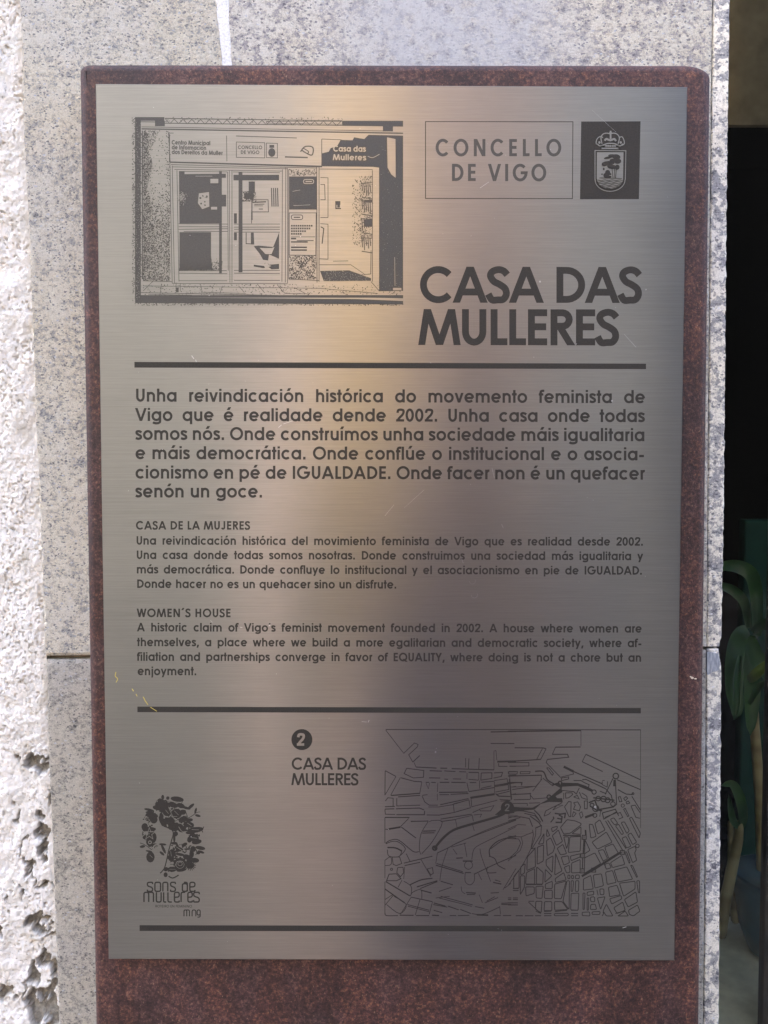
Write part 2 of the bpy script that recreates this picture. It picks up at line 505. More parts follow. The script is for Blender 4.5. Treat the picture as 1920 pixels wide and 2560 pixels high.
off = lambda L_, g=0: [(p[0] + px, p[1] + py, p[2], p[3] + g, (p[4] if len(p) > 4 else p[3]) + g) for p in L_]
kp(skin_mesh('body', off(body), E_, M_SKIN))
kp(skin_mesh('jacket', off([body[i] for i in (0, 1, 2, 3, 8, 9, 10, 12, 13, 14)], .045), [(0, 1), (1, 2), (2, 3), (3, 4), (4, 5), (5, 6), (3, 7), (7, 8), (8, 9)], M_NAVY))
kp(skin_mesh('trousers', off([body[i] for i in (0, 16, 17, 18, 19, 20, 21)], .02), [(0, 1), (1, 2), (2, 3), (0, 4), (4, 5), (5, 6)], M_PURP))
kp(skin_mesh('hair', off([(0, -.03, 1.60, .07, .06), (0, -.035, 1.68, .085, .075), (0, -.005, 1.745, .07, .075)]), [(0, 1), (1, 2)], M_HAIR))
for sx in (-1, 1):
    kp(skin_mesh('shoe', off([(sx * .11, -.05, .05, .04, .04), (sx * .115, .06, .045, .045, .035), (sx * .12, .16, .035, .035, .025)]), [(0, 1), (1, 2)], M_SHOE))
kp(skin_mesh('nose', off([(0, .10, 1.66, .010, .010), (0, .118, 1.635, .013, .011)]), [(0, 1)], M_SKIN, 1))
for hx, sg in ((-.25, -1), (-.06, 1)):
    for q in range(5):
        zf = 1.32 - .02 * q
        r_ = .008 if q else .009
        ln = (.05, .06, .062, .056, .045)[q]
        kp(skin_mesh('thumb' if q == 0 else 'finger', off([(hx, .452, zf + .01, r_), (hx - sg * ln * .4, .464 + .004 * (q > 0), zf + .015, r_), (hx - sg * ln * .8, .464 + .006 * (q > 0), zf + (.03 if q == 0 else .013), r_ * .85)]), [(0, 1), (1, 2)], M_SKIN, 1))
bag = empty('reflection_bag', (.045, -.92, .86))  # added for a blue band in the plaque reflection
tag(bag, 'unseen navy blue bag added in front of the photographer to tint the plaque reflection', 'bag')
M_BLUEC = plain('navy_canvas', (.15, .19, .42), .9)
kids(box('reflection_pouch', -.04, .125, -.97, -.87, .80, 1.33, M_BLUEC, .03, 4), bag)
kids(skin_mesh('reflection_strap', [(.02, -.93, 1.17, .022, .012), (.05, -.90, 1.30, .024, .010), (.13, -.92, 1.44, .024, .010), (.17, -.98, 1.50, .02, .01)], [(0, 1), (1, 2), (2, 3)], M_BLUEC, 1), bag)
ph = box('mobile_phone', CAM.x - .045, CAM.x + .115, CAM.y - .022, CAM.y - .014, CAM.z - .042, CAM.z + .034, plain('black_phone', (.02, .02, .02), .3), .003)
tag(ph, 'black mobile phone held sideways in both hands before the plaque', 'phone')

# ------------------------------------------------------------------ granite pier
YG = .038
EDGE = [(46, -700), (48, 0), (54, 130), (59, 380), (70, 550), (90, 1100), (96, 1200), (105, 1470), (110, 1600), (117, 1700), (119, 1850), (123, 1950), (130, 2100), (136, 2280), (146, 2540), (152, 2800)]
def interp(tab, v):
    for (x0, y0), (x1, y1) in zip(tab, tab[1:]):
        if v <= y1: return x0 + (x1 - x0) * (v - y0) / (y1 - y0)
    (x0, y0), (x1, y1) = tab[-2:]
    return x0 + (x1 - x0) * (v - y0) / (y1 - y0)
def edge_pts(tab, v0, v1, step=10, jit=1.2, y=YG):
    out = []; v = v0; n_ = max(1, int(abs(v1 - v0) / step))
    for i in range(n_ + 1):
        vv = v0 + (v1 - v0) * i / n_
        j = jit * 2 * (noise.noise(Vector((vv * .04, tab[0][0], 0))) + .6 * noise.noise(Vector((vv * .13, tab[0][0], 3))))
        p = P(interp(tab, vv) + j, vv, y); out.append((p.x, p.z))
    return out
GROOVE = [(1784, -700), (1782, 0), (1776, 450), (1769, 1300), (1767, 1620), (1765, 1950), (1762.6, 2300), (1759, 2560), (1757, 2800)]
RIGHT = [(1830, -700), (1825, 0), (1818, 450), (1810, 1300), (1807, 1450), (1804, 1590), (1797, 1622), (1799, 1640), (1804, 1665), (1804, 1720), (1803, 1750), (1802, 1950), (1797.5, 2500), (1796, 2800)]
JL = [(530, -700), (542, 0), (551, 84), (558, 160), (600, 700), (610, 1700)]
JR = [(560, -700), (569, 0), (573, 84), (577, 160), (616, 700), (626, 1700)]
pier = empty('granite_pier', (P(950, 2560, YG).x, YG, 0))
tag(pier, 'speckled granite door pier of several blocks behind the rusty post', 'stone pier')
def jt(x, s=0):                       # joint line, a touch higher on the right
    return 1640 + s * 10 - 23 * (x - 120) / 1650.0
def bot(tab, y=YG):
    p = P(interp(tab, 2800), 2800, y); return (p.x, 0.0)
g = edge_pts(EDGE, -700, jt(118), 12, .7) + [tuple(P(605, jt(605), YG).xz)] + edge_pts(JL, jt(605), -700, 12, 1.4)
kids(prism('stone_block', g, YG, .09, .0016, M_GRAN_L, .5), pier)['label'] = 'tan weathered block left of the white joint'
g = edge_pts(JR, -700, jt(625), 12, 1.4) + edge_pts(GROOVE, jt(1767), -700, 9, .7)
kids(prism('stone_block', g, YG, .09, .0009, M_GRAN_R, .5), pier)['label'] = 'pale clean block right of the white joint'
g = edge_pts(EDGE, jt(118, 1), 2800, 12, .7) + [bot(EDGE), bot(GROOVE)] + edge_pts(GROOVE, 2800, jt(1767, 1), 9, .7)
kids(prism('stone_block', g, YG, .09, .0016, M_GRAN_D, .5), pier)['label'] = 'grey lower block under the horizontal joint'
YE = YG + .0015
off_g = [(x + 1.6, y) for x, y in GROOVE]
g = edge_pts(off_g, -700, jt(1767), 9, .7, YE) + edge_pts(RIGHT, jt(1800), -700, 7, 1.3, YE)
kids(prism('edge_strip', g, YE, .07, .0007, M_GRAN_E, .8), pier)
g = edge_pts([(x - .6, y) for x, y in off_g], jt(1767, .6), 2800, 9, .5, YE - .0006) + [bot(off_g, YE), bot(RIGHT, YE)] + edge_pts(RIGHT, 2800, jt(1800, .6), 7, 1.3, YE - .0006)
kids(prism('edge_strip', g, YE - .0006, .07, .0007, M_GRAN_E, .8), pier)
# grey inclusion at the strip's joint
zz = Z(1700, 1300, 3.686)
g = [tuple(P(a, c, YE - .0008).xz) for a, c in zz("247,1215 300,1222 348,1230 362,1262 366,1320 362,1375 335,1395 300,1402 268,1425 250,1425")]
kids(prism('inclusion', g, YE - .0009, .006, .0002, M_INCL), pier)
# mortar
g = edge_pts(JL, -700, 1650, 14, .8, YG + .0012)[:] + edge_pts(JR, 1650, -700, 14, .8, YG + .0012)
g = [(x - .0012 if i < len(g) // 2 else x + .0012, z) for i, (x, z) in enumerate(g)]
kids(prism('mortar_joint', g, YG + .0004, .02, .0006, M_MORTAR, .5), pier)
a, c = P(112, 1646, YG), P(1806, 1620, YG)
g = [(a.x, a.z + .006), (c.x, c.z + .006), (c.x - .001, c.z - .006), (a.x, a.z - .006)]
kids(prism('mortar_joint', g, YG + .008, .02, .0006, M_JOINT), pier)

# ------------------------------------------------------------------ plaster wall to the left, displaced mesh with chipped patches
def vnoise(x, z, f, seed):
    X, Y = x * f, z * f
    xi, yi = np.floor(X).astype(int), np.floor(Y).astype(int)
    fx, fy = X - xi, Y - yi
    fx = fx * fx * (3 - 2 * fx); fy = fy * fy * (3 - 2 * fy)
    def h(a, c):
        n_ = (a * 374761393 + c * 668265263 + seed * 974634777) & 0xffffffff
        n_ = ((n_ ^ (n_ >> 13)) * 1274126177) & 0xffffffff
        return ((n_ ^ (n_ >> 16)) & 0xffff) / 65535.0
    return (h(xi, yi) * (1 - fx) + h(xi + 1, yi) * fx) * (1 - fy) + (h(xi, yi + 1) * (1 - fx) + h(xi + 1, yi + 1) * fx) * fy
def fbm(x, z, f, o, seed):
    return sum(vnoise(x, z, f * 2 ** i, seed + i) * .5 ** i for i in range(o)) / sum(.5 ** i for i in range(o))
YP = YG + .0035
CHIPS = [(88, 1905, 38, 24, 0), (108, 2070, 16, 42, -8), (103, 2130, 14, 22, 10), (108, 2208, 22, 8, 12), (100, 2300, 30, 20, -8), (128, 2325, 12, 10, 0),
         (82, 2430, 17, 30, 5), (84, 2520, 15, 60, -3), (122, 2420, 16, 42, -12), (125, 2520, 28, 60, 0), (8, 2490, 20, 26, 0), (52, 2240, 6, 12, 0),
         (70, 2170, 5, 32, -14), (60, 2105, 5, 34, 16), (56, 2470, 3, 34, 8), (64, 2520, 3, 22, -16), (2, 2320, 10, 18, 0), (112, 1985, 6, 22, 0), (46, 2040, 8, 10, 0), (14, 2250, 8, 14, 0)]
nu, nv = 230, 1180
uu = np.linspace(0, 1, nu); v_src = np.linspace(-150, 2720, nv)
zt = [P(60, a, YP).z for a in v_src]
xr = [P(interp(EDGE, a) + 3, a, YP).x for a in v_src]
px_m = P(100, 1280, YP).x - P(99, 1280, YP).x
x0 = P(-330, 1280, YP).x
U = (uu ** .8)[None, :]
Xg = x0 + (np.array(xr)[:, None] - x0) * U
Zg = np.array(zt)[:, None] * np.ones_like(U)
hgt = (fbm(Xg, Zg, 90, 4, 3) - .5) * .0034 + (fbm(Xg, Zg, 420, 3, 9) - .5) * .0012
hgt += (fbm(Xg, Zg, 22, 2, 40) - .5) * .0045
chip = np.zeros_like(Xg)
wx = (fbm(Xg, Zg, 130, 5, 21) - .5) * 62; wz = (fbm(Xg, Zg, 130, 5, 33) - .5) * 90
upx = (Xg - P(0, 1280, YP).x) / px_m
for cx, cy, rx, ry, rot in CHIPS:
    pc = P(cx, cy, YP)
    dx = (Xg - pc.x) / px_m + wx; dz = -(Zg - pc.z) / px_m + wz
    c_, s_ = math.cos(R(rot)), math.sin(R(rot))
    d = np.sqrt(((dx * c_ + dz * s_) / rx) ** 2 + ((-dx * s_ + dz * c_) / ry) ** 2)
    chip = np.maximum(chip, np.clip((1.06 - d) / .14, 0, 1))
# crumbling rim towards the stone in the lower half
rim = np.clip(1 - (np.array(xr)[:, None] - Xg) / (.0022 + .006 * fbm(Xg, Zg, 60, 3, 70)), 0, 1)
hgt -= rim * .0012
pits = np.clip((fbm(Xg, Zg, 640, 2, 55) - .68) / .07, 0, 1) * np.clip((fbm(Xg, Zg, 60, 2, 57) - .35) * 4, 0, 1)
hgt -= pits * .0016
Yg = YP - hgt + chip * (.0055 + .003 * fbm(Xg, Zg, 200, 3, 80))
co_ = np.stack([Xg, Yg, Zg], -1).reshape(-1, 3)
idx = np.arange(nu * nv).reshape(nv, nu)
fc = np.stack([idx[:-1, :-1], idx[1:, :-1], idx[1:, 1:], idx[:-1, 1:]], -1).reshape(-1, 4)
me = bpy.data.meshes.new('render_coat')
me.vertices.add(len(co_)); me.vertices.foreach_set('co', co_.ravel())
me.loops.add(fc.size); me.loops.foreach_set('vertex_index', fc.ravel())
me.polygons.add(len(fc)); me.polygons.foreach_set('loop_start', np.arange(0, fc.size, 4)); me.polygons.foreach_set('loop_total', np.full(len(fc), 4))
me.update(calc_edges=True)
at_ = me.attributes.new('chip', 'FLOAT', 'POINT'); at_.data.foreach_set('value', chip.ravel().astype(np.float32))
me.polygons.foreach_set('use_smooth', np.ones(len(fc), bool))
wall = empty('plaster_wall', (x0, YP, 0))
tag(wall, 'rough white plastered wall with crumbling chips beside the granite', 'wall')
kids(link('render_coat', me, M_PLASTER), wall)
kids(box('lower_render', x0, P(150, 2720, YP).x, YP, YP + .08, 0, zt[-1] + .002, M_PLASTER), wall)
kids(box('upper_render', x0, P(46, -200, YP).x, YP, YP + .08, zt[0] - .002, 9.0, M_PLASTER), wall)
kids(box('wall_core', x0 - 12, P(130, 1280, YP).x, YP + .0125, YP + .3, 0, 9.0, M_PLASTER), wall)
kids(box('render_beyond', x0 - 12, x0 + .001, YP - .001, YP + .0115, 0, 9.0, M_PLASTER), wall)
kids(box('stone_backing', P(60, 1280, YG).x, P(1780, 1280, YG).x, YG + .085, YG + .5, 0, 3.2, M_JOINT), pier)
kids(box('lintel_stone', P(-100, 1280, YG).x, 2.2, YG + .01, YG + .4, 2.4, 3.2, M_GRAN_D), pier)
kids(box('sun_block_wall', P(-100, 1280, YG).x, 14, YG + .03, YG + .4, 3.2, 9.0, M_PLASTER), pier)  # unseen wall over the pier, made tall to block the sun

# ------------------------------------------------------------------ the sign: rusty post and steel plaque
YF = .0085                                   # front of the post, a small gap behind the plaque
ROOT_SIGN = empty('information_sign', (0, YF, 0))
tag(ROOT_SIGN, 'rusty steel post carrying an etched brushed steel plaque headed CASA DAS MULLERES', 'sign')
pL, pR = P(206.5, 400, YF).x, P(1765, 400, YF).x
# outline with a small top-left corner and a wider rounded top-right corner
def arc2(cx, cz, rx, rz, a0, a1, n=10):
    return [(cx + rx * math.cos(R(a0 + (a1 - a0) * i / n)), cz + rz * math.sin(R(a0 + (a1 - a0) * i / n))) for i in range(n + 1)]
ztop = P(960, 162.5, YF).z
zl, zr = P(300, 162, YF + .004).z, P(1600, 163.5, YF + .004).z
xl0, xr0 = P(206.5, 250, YF + .008).x, P(1768.5, 250, YF + .008).x
xl1, xr1 = P(244, 2500, YF + .008).x, P(1742, 2500, YF + .008).x
zz0, zz1 = P(206, 250, YF).z, P(244, 2500, YF).z
def xat(a, c, z): return a + (c - a) * (z - zz0) / (zz1 - zz0)
out = arc2(xl0 + .0085, zl - .0055, .0085, .0055, 180, 90, 8) + arc2(xr0 - .019, zr - .0095, .019, .0095, 90, 0, 14)
out += [(xat(xr0, xr1, z), z) for z in np.linspace(zr - .02, 0, 12)] + [(xat(xl0, xl1, z), z) for z in np.linspace(0, zl - .02, 12)]
pts = [Vector(p) for p in out]; k = len(pts)
nrm = []
for i in range(k):
    a, p, c = pts[i - 1], pts[i], pts[(i + 1) % k]
    d1 = (p - a).normalized(); d2 = (c - p).normalized()
    m_ = Vector((d1.y, -d1.x)) + Vector((d2.y, -d2.x))
    nrm.append((m_ / max(1e-6, m_.length)) * (1 if True else 1))
RB = .0062
V = []; Fs = []
rings = 8
for r_ in range(rings + 1):
    t = math.pi / 2 * r_ / rings
    ins = RB * (1 - math.sin(t)); yy = YF + RB * (1 - math.cos(t))
    V += [(p.x + q.x * ins, yy, p.y + q.y * ins) for p, q in zip(pts, nrm)]
V += [(p.x, YF + .029, p.y) for p in pts]
for r_ in range(rings + 1):
    for i in range(k):
        j = (i + 1) % k
        Fs.append((r_ * k + i, r_ * k + j, (r_ + 1) * k + j, (r_ + 1) * k + i))
Fs += [tuple(t) for t in tessellate_polygon([[Vector((V[i][0], V[i][2], 0)) for i in range(k)]])]
me = bpy.data.meshes.new('post'); me.from_pydata(V, [], Fs)
bm = bmesh.new(); bm.from_mesh(me); bmesh.ops.recalc_face_normals(bm, faces=bm.faces[:]); bm.to_mesh(me); bm.free()
for p in me.polygons: p.use_smooth = len(p.vertices) == 4
post = kids(link('post', me, M_RUST), ROOT_SIGN)
post['label'] = 'rust brown weathering steel post with rounded edges'
cn = [P(238.6, 209.3), P(1718.6, 217), P(1686.4, 2401.8), P(271.4, 2398)]
g = [(p.x, p.z) for p in cn]
plq = prism('plaque', g, 0.0, .0018, .00042, M_STEEL)
sub(plq, ROOT_SIGN); plq['label'] = 'brushed steel plate with black etched lettering'
for u, v_ in ((300, 260), (1660, 268), (1630, 2350), (325, 2345)):
    p = P(u, v_, .001)
    bm = bmesh.new(); bmesh.ops.create_cone(bm, cap_ends=True, segments=16, radius1=.006, radius2=.006, depth=.0026, matrix=Matrix.Translation((p.x, .0015 + .0014, p.z)) @ Matrix.Rotation(R(90), 4, 'X'))
    me = bpy.data.meshes.new('spacer'); bm.to_mesh(me); bm.free()
    kids(link('spacer', me, M_STEEL), ROOT_SIGN)

# ------------------------------------------------------------------ lettering: a geometric sans drawn stroke by stroke
XH, CH = .555, .74
ADV = dict(zip(' ABCDEFGHIJKLMNOPQRSTUVWXYZ', (280, 740, 580, 740, 700, 520, 480, 840, 680, 280, 480, 620, 440, 900, 740, 840, 560, 840, 580, 520, 420, 640, 700, 900, 680, 620, 500)))
ADV.update(dict(zip('abcdefghijklmnopqrstuvwxyz', (655, 655, 590, 660, 640, 300, 660, 600, 240, 260, 580, 240, 940, 600, 640, 660, 660, 330, 440, 300, 600, 560, 800, 560, 560, 460))))
ADV.update({c: 560 for c in '0123456789'}); ADV.update({'.': 280, ',': 280, '-': 380, "'": 240, '´': 330})
ACC = {'á': 'a', 'é': 'e', 'í': 'i', 'ó': 'o', 'ú': 'u'}
def arc(cx, cy, rx, ry, a0, a1, n=None):
    n = n or max(4, int(abs(a1 - a0) / 14))
    return [(cx + rx * math.cos(R(a0 + (a1 - a0) * i / n)), cy + ry * math.sin(R(a0 + (a1 - a0) * i / n))) for i in range(n + 1)]
def cat(pts, n=5):
    o = []; p = [pts[0]] + list(pts) + [pts[-1]]
    for i in range(1, len(p) - 2):
        for t in range(n):
            t /= n
            o.append(tuple(.5 * ((2 * p[i][k]) + (-p[i - 1][k] + p[i + 1][k]) * t + (2 * p[i - 1][k] - 5 * p[i][k] + 4 * p[i + 1][k] - p[i + 2][k]) * t * t
                                 + (-p[i - 1][k] + 3 * p[i][k] - 3 * p[i + 1][k] + p[i + 2][k]) * t ** 3) for k in (0, 1)))
    return o + [pts[-1]]
def glyph(c, w):
    """list of ('s', points, closed) centre-line strokes and ('h', p0, p1) diagonals cut level"""
    h = w / 2; g = []; A = ADV.get(c, 500) / 1000
    s = lambda *p, cl=False: g.append(('s', list(p), cl))
    S_ = lambda p, cl=False: g.append(('s', p, cl))
    H = lambda a, b_: g.append(('h', a, b_))
    cy = XH / 2; ry = XH / 2 + .01 - h; rx = .285 - h
    mid = CH / 2; RY = mid + .012 - h
    if c in 'oadqbpgce':
        cx = .34 if c in 'bp' else .32
        if c == 'o' or c in 'adqbpg': S_(arc(cx, cy, rx, ry, 0, 360, 26)[:-1], True)
        xs = .06 + h if c in 'bp' else .605 - h
        if c == 'a': s((xs, 0), (xs, XH))
        if c in 'db': s((xs, 0), (xs, CH + .01))
        if c in 'qp': s((xs, -.18), (xs, XH))
        if c == 'g': S_([(xs, XH), (xs, -.02)] + arc(cx, -.02, xs - cx, .18 - h, 0, -155)[1:])
        if c == 'c': S_(arc(cx, cy, rx, ry, 44, 316, 20))
        if c == 'e': S_([(cx - rx, cy - .005), (cx + rx, cy - .005)]); S_(arc(cx, cy, rx, ry, -1, 320, 24))
    elif c in 'nhmur':
        x1 = .06 + h
        if c in 'nh':
            x2 = .54 - h; r = (x2 - x1) / 2
            s((x1, 0), (x1, CH + .01 if c == 'h' else XH)); S_(arc((x1 + x2) / 2, XH + .01 - h - r * .95, r, r * .95, 180, 0, 12) + [(x2, 0)])
        elif c == 'm':
            x3 = .88 - h; x2 = .47; s((x1, 0), (x1, XH))
            for a, b_ in ((x1, x2), (x2, x3)):
                r = (b_ - a) / 2; S_(arc((a + b_) / 2, XH + .01 - h - r, r, r, 180, 0, 12) + [(b_, 0)])
        elif c == 'u':
            x2 = .54 - h; r = (x2 - x1) / 2; s((x2, XH), (x2, 0)); S_([(x1, XH)] + arc((x1 + x2) / 2, -.01 + h + r * .95, r, r * .95, 180, 360, 12))
        else:
            s((x1, 0), (x1, XH)); S_(arc(x1 + .15, XH - .16 - h, .15, .16 + .01, 180, 78, 8))
    elif c == 'i': s((.12, 0), (.12, XH)); s((.12, .63), (.12, .75))
    elif c == 'l': s((.12, 0), (.12, CH + .01))
    elif c == 'j': S_([(.14, XH), (.14, -.08)] + arc(.05, -.08, .09, .09, 0, -80, 5)); s((.14, .63), (.14, .75))
    elif c == 't': s((.15, 0), (.15, CH - .01)); s((.01, XH - h), (.29, XH - h))
    elif c == 'f': S_([(.12, 0), (.12, .60)] + arc(.12 + .125, .59, .125, .16 - h + .01, 180, 80, 8) + [(.335, CH + .01 - h)]); s((.01, XH - h), (.28, XH - h))
    elif c == 's': S_(cat([(.385, .425), (.32, XH - h - .02), (.21, XH + .01 - h), (.11, .47), (.105, .375), (.21, .295), (.33, .225), (.345, .12), (.25, h), (.15, h), (.05, .105)]))
    elif c == 'v': H((.09, XH), (.28, 0)); H((.47, XH), (.28, 0))
    elif c == 'w': H((.08, XH), (.235, 0)); H((.40, XH), (.235, 0)); H((.40, XH), (.565, 0)); H((.72, XH), (.565, 0))
    elif c == 'x': H((.08, XH), (.48, 0)); H((.48, XH), (.08, 0))
    elif c == 'y': H((.09, XH), (.285, .02)); H((.47, XH), (.18, -.18))
    elif c == 'z': s((.04, XH - h), (.42, XH - h)); s((.04, h), (.42, h)); H((.36, XH - w), (.10, w))
    elif c == 'k': s((.12, 0), (.12, CH)); H((.47, XH), (.19, .29)); H((.24, .32), (.50, 0))
    elif c in 'A': H((.37, CH), (.085, 0)); H((.37, CH), (.655, 0)); s((.17, .22), (.57, .22))
    elif c == 'B': s((.08 + h, 0), (.08 + h, CH)); S_([(.08, CH - h), (.28, CH - h)] + arc(.28, CH * .75, .18, CH * .25 - h, 90, -90) + [(.08, mid + .01)]); S_([(.1, mid + .01), (.3, mid + .01)] + arc(.3, CH * .25 + .01, .2, CH * .25 - h + .01, 90, -90) + [(.08, h)])
    elif c in 'CGOQ':
        cx = .40 if c == 'C' else .42; RX = .385 - h
        if c in 'OQ': S_(arc(cx, mid, RX, RY, 0, 360, 32)[:-1], True)
        if c == 'Q': H((.46, .22), (.74, -.04))
        if c == 'C': S_(arc(cx, mid, RX - .01, RY, 42, 318, 26))
        if c == 'G': S_(arc(cx, mid, RX, RY, 44, 358, 28) + [(cx + RX, mid - .01), (cx + .03, mid - .01)])
    elif c == 'D': s((.075 + h, 0), (.075 + h, CH)); S_([(.075, CH - h), (.28, CH - h)] + arc(.28, mid, .385 - h, mid - h, 90, -90, 18)[1:] + [(.075, h)])
    elif c in 'EFL':
        s((.075 + h, 0), (.075 + h, CH))
        if c != 'F': s((.08, h), (.42 if c == 'L' else .47, h))
        if c != 'L': s((.08, CH - h), (.47, CH - h)); s((.08, mid + .01), (.45, mid + .01))
    elif c == 'H': s((.08 + h, 0), (.08 + h, CH)); s((.60 - h, 0), (.60 - h, CH)); s((.1, mid + .01), (.58, mid + .01))
    elif c == 'I': s((.14, 0), (.14, CH))
    elif c == 'J': S_([(.40 - h, CH), (.40 - h, .2)] + arc(.21, .2, .19 - h, .2 - h, 0, -165, 10)[1:])
    elif c == 'M': H((.20, CH), (.085, 0)); H((.20, CH), (.45, 0)); H((.70, CH), (.45, 0)); H((.70, CH), (.815, 0))
    elif c == 'N': s((.075 + h, 0), (.075 + h, CH)); s((.665 - h, 0), (.665 - h, CH)); H((.075 + h * 1.2, CH), (.665 - h * 1.2, 0))
    elif c in 'PR':
        s((.075 + h, 0), (.075 + h, CH)); S_([(.08, CH - h), (.32, CH - h)] + arc(.32, .53, .2 - h + .01, .21 - h, 90, -90, 10) + [(.08, .32 + h)])
        if c == 'R': H((.28, .36), (.50, 0))
    elif c == 'S': S_(cat([(.445, .575), (.37, CH - h - .015), (.26, CH + .012 - h), (.14, CH - .10), (.10, .55), (.17, .44), (.29, .375), (.40, .29), (.425, .17), (.36, .07), (.25, h - .012), (.13, .06), (.055, .18)]))
    elif c == 'T': s((.21, 0), (.21, CH)); s((.01, CH - h), (.41, CH - h))
    elif c == 'U': S_([(.07 + h, CH), (.07 + h, .28)] + arc(.32, .28, .25 - h, .29 - h, 180, 360, 14)[1:] + [(.57 - h, CH)])
    elif c == 'V': H((.08, CH), (.35, 0)); H((.62, CH), (.35, 0))
    elif c == 'W': H((.08, CH), (.265, 0)); H((.45, CH), (.265, 0)); H((.45, CH), (.635, 0)); H((.82, CH), (.635, 0))
    elif c == 'Y': H((.09, CH), (.31, .30)); H((.53, CH), (.31, .30)); s((.31, 0), (.31, .34))
    elif c == '0': S_(arc(.28, mid, .245 - h, RY, 0, 360, 26)[:-1], True)
    elif c == '2': S_(cat([(.055 + h, .50), (.09 + h, .64), (.28, CH + .01 - h), (.45, .65), (.475, .53), (.40, .38), (.24, .22), (.06 + h, h)], 4)); s((.04, h), (.51, h))
    elif c == '.': s((.14, 0), (.14, w * 1.15))
    elif c == ',': H((.17, w), (.10, -.12))
    elif c == '-': s((.05, .25), (.33, .25))
    elif c == "'": s((.12, .52), (.12, .74))
    elif c == '´': H((.22, .80), (.10, .62))
    return g
def text(sh, txt, x0, y0, x1=None, y1=None, size=40, w=.12, mode='just', sx=1.0, bold=1.0):
    """draws txt with its ink from (x0, y0) on the baseline to (x1, y1); 'just' stretches spaces, 'track' the letter gaps"""
    adv = [ADV.get(ACC.get(c, c), 500) / 1000 * size * sx for c in txt]
    lead = .05 * size * sx; tail = .045 * size * sx
    nat = sum(adv) - lead - tail
    sp = txt.count(' '); ex_sp = ex_tr = 0.0; k = 1.0
    if x1 is not None:
        d = (x1 - x0) - nat
        if mode == 'just' and sp:
            ex_sp = d / sp
            if ex_sp < -.13 * size:
                ex_tr = (d + .10 * size * sp) / len(txt); ex_sp = -.10 * size
            elif ex_sp > .45 * size:
                ex_tr = (d - .40 * size * sp) / len(txt); ex_sp = .40 * size
        elif mode == 'track': ex_tr = d / (len(txt) - 1)
        elif mode == 'scale': k = (x1 - x0) / nat; adv = [a * k for a in adv]; lead *= k
    if x1 is None: x1, y1 = x0 + nat, y0
    sl = (y1 - y0) / (x1 - x0)
    cx = x0 - lead
    W_ = w * size
    for c, a in zip(txt, adv):
        base = ACC.get(c, c); gl = glyph(base, w)
        if base != c:
            gx = ADV[base] / 2000
            if base == 'i': gl = gl[:1]
            gl.append(('h', (gx + .07, .80), (gx - .03, .64)))
        T = lambda p: (cx + p[0] * size * sx * k, y0 + (cx + p[0] * size * sx * k - x0) * sl - p[1] * size)
        for q in gl:
            if q[0] == 's': sh.stroke([T(p) for p in q[1]], W_ * bold, q[2])
            else:
                p0, p1 = T(q[1]), T(q[2])
                dx, dy = p1[0] - p0[0], p1[1] - p0[1]
                t = W_ * bold / 2 * math.hypot(dx, dy) / max(1e-6, abs(dy)) if abs(dy) > abs(dx) * .35 else W_
                t = min(t, W_ * 1.1)
                sh.poly([(p0[0] - t, p0[1]), (p0[0] + t, p0[1]), (p1[0] + t, p1[1]), (p1[0] - t, p1[1])])
        cx += a + ex_tr + (ex_sp if c == ' ' else 0)

# headings
for t, x0_, y0_, x1_, y1_ in (("CASA DAS", 1053, 756.5, 1602, 757.5), ("MULLERES", 1050, 862.5, 1545, 863.5)):
    sh = Sheet(); text(sh, t, x0_, y0_, x1_, y1_, size=121.5, w=.142, mode='track'); sh.build('heading_lettering', M_ETCH, plq)
# body text
SZ = 43.6
for t, y0_, x1_, y1_ in (("Unha reivindicación histórica do movemento feminista de", 1004, 1612, 1008), ("Vigo que é realidade dende 2002. Unha casa onde todas", 1052.3, 1611, 1055.4),
                         ("somos nós. Onde construímos unha sociedade máis igualitaria", 1099.6, 1611, 1103), ("e máis democrática. Onde conflúe o institucional e o asocia-", 1147.7, 1610, 1151),
                         ("cionismo en pé de IGUALDADE. Onde facer non é un quefacer", 1196.3, 1611, 1199.3), ("senón un goce.", 1243.6, 656, 1244)):
    sh = Sheet(); text(sh, t, 339.5, y0_, x1_, y1_, size=SZ, w=.136, sx=.975); sh.build('text_line', M_ETCH, plq)
SZ = 28.6
for t, x0_, y0_, x1_, y1_ in (("CASA DE LA MUJERES", 340.7, 1323.8, 624.5, 1324.2), ("Una reivindicación histórica del movimiento feminista de Vigo que es realidad desde 2002.", 341, 1361.6, 1607.5, 1364.3),
                              ("Una casa donde todas somos nosotras. Donde construimos una sociedad más igualitaria y", 341.5, 1397.4, 1607, 1400.5), ("más democrática. Donde confluye lo institucional y el asociacionismo en pie de IGUALDAD.", 342, 1433.6, 1605, 1436.7),
                              ("Donde hacer no es un quehacer sino un disfrute.", 342.5, 1469.8, 991, 1471.5),
                              ("WOMEN´S HOUSE", 343, 1542.6, 576.5, 1543), ("A historic claim of Vigo's feminist movement founded in 2002. A house where women are", 343.5, 1578.4, 1604, 1581.6),
                              ("themselves, a place where we build a more egalitarian and democratic society, where af-", 343.5, 1615.4, 1603.5, 1618), ("filiation and partnerships converge in favor of EQUALITY, where doing is not a chore but an", 343.5, 1652, 1603, 1654.4),
                              ("enjoyment.", 344.5, 1687.8, 499, 1688.2)):
    sh = Sheet(); text(sh, t, x0_, y0_, x1_, y1_, size=SZ, w=.142, sx=.955, mode='track' if t.isupper() else 'just'); sh.build('text_line', M_ETCH, plq)
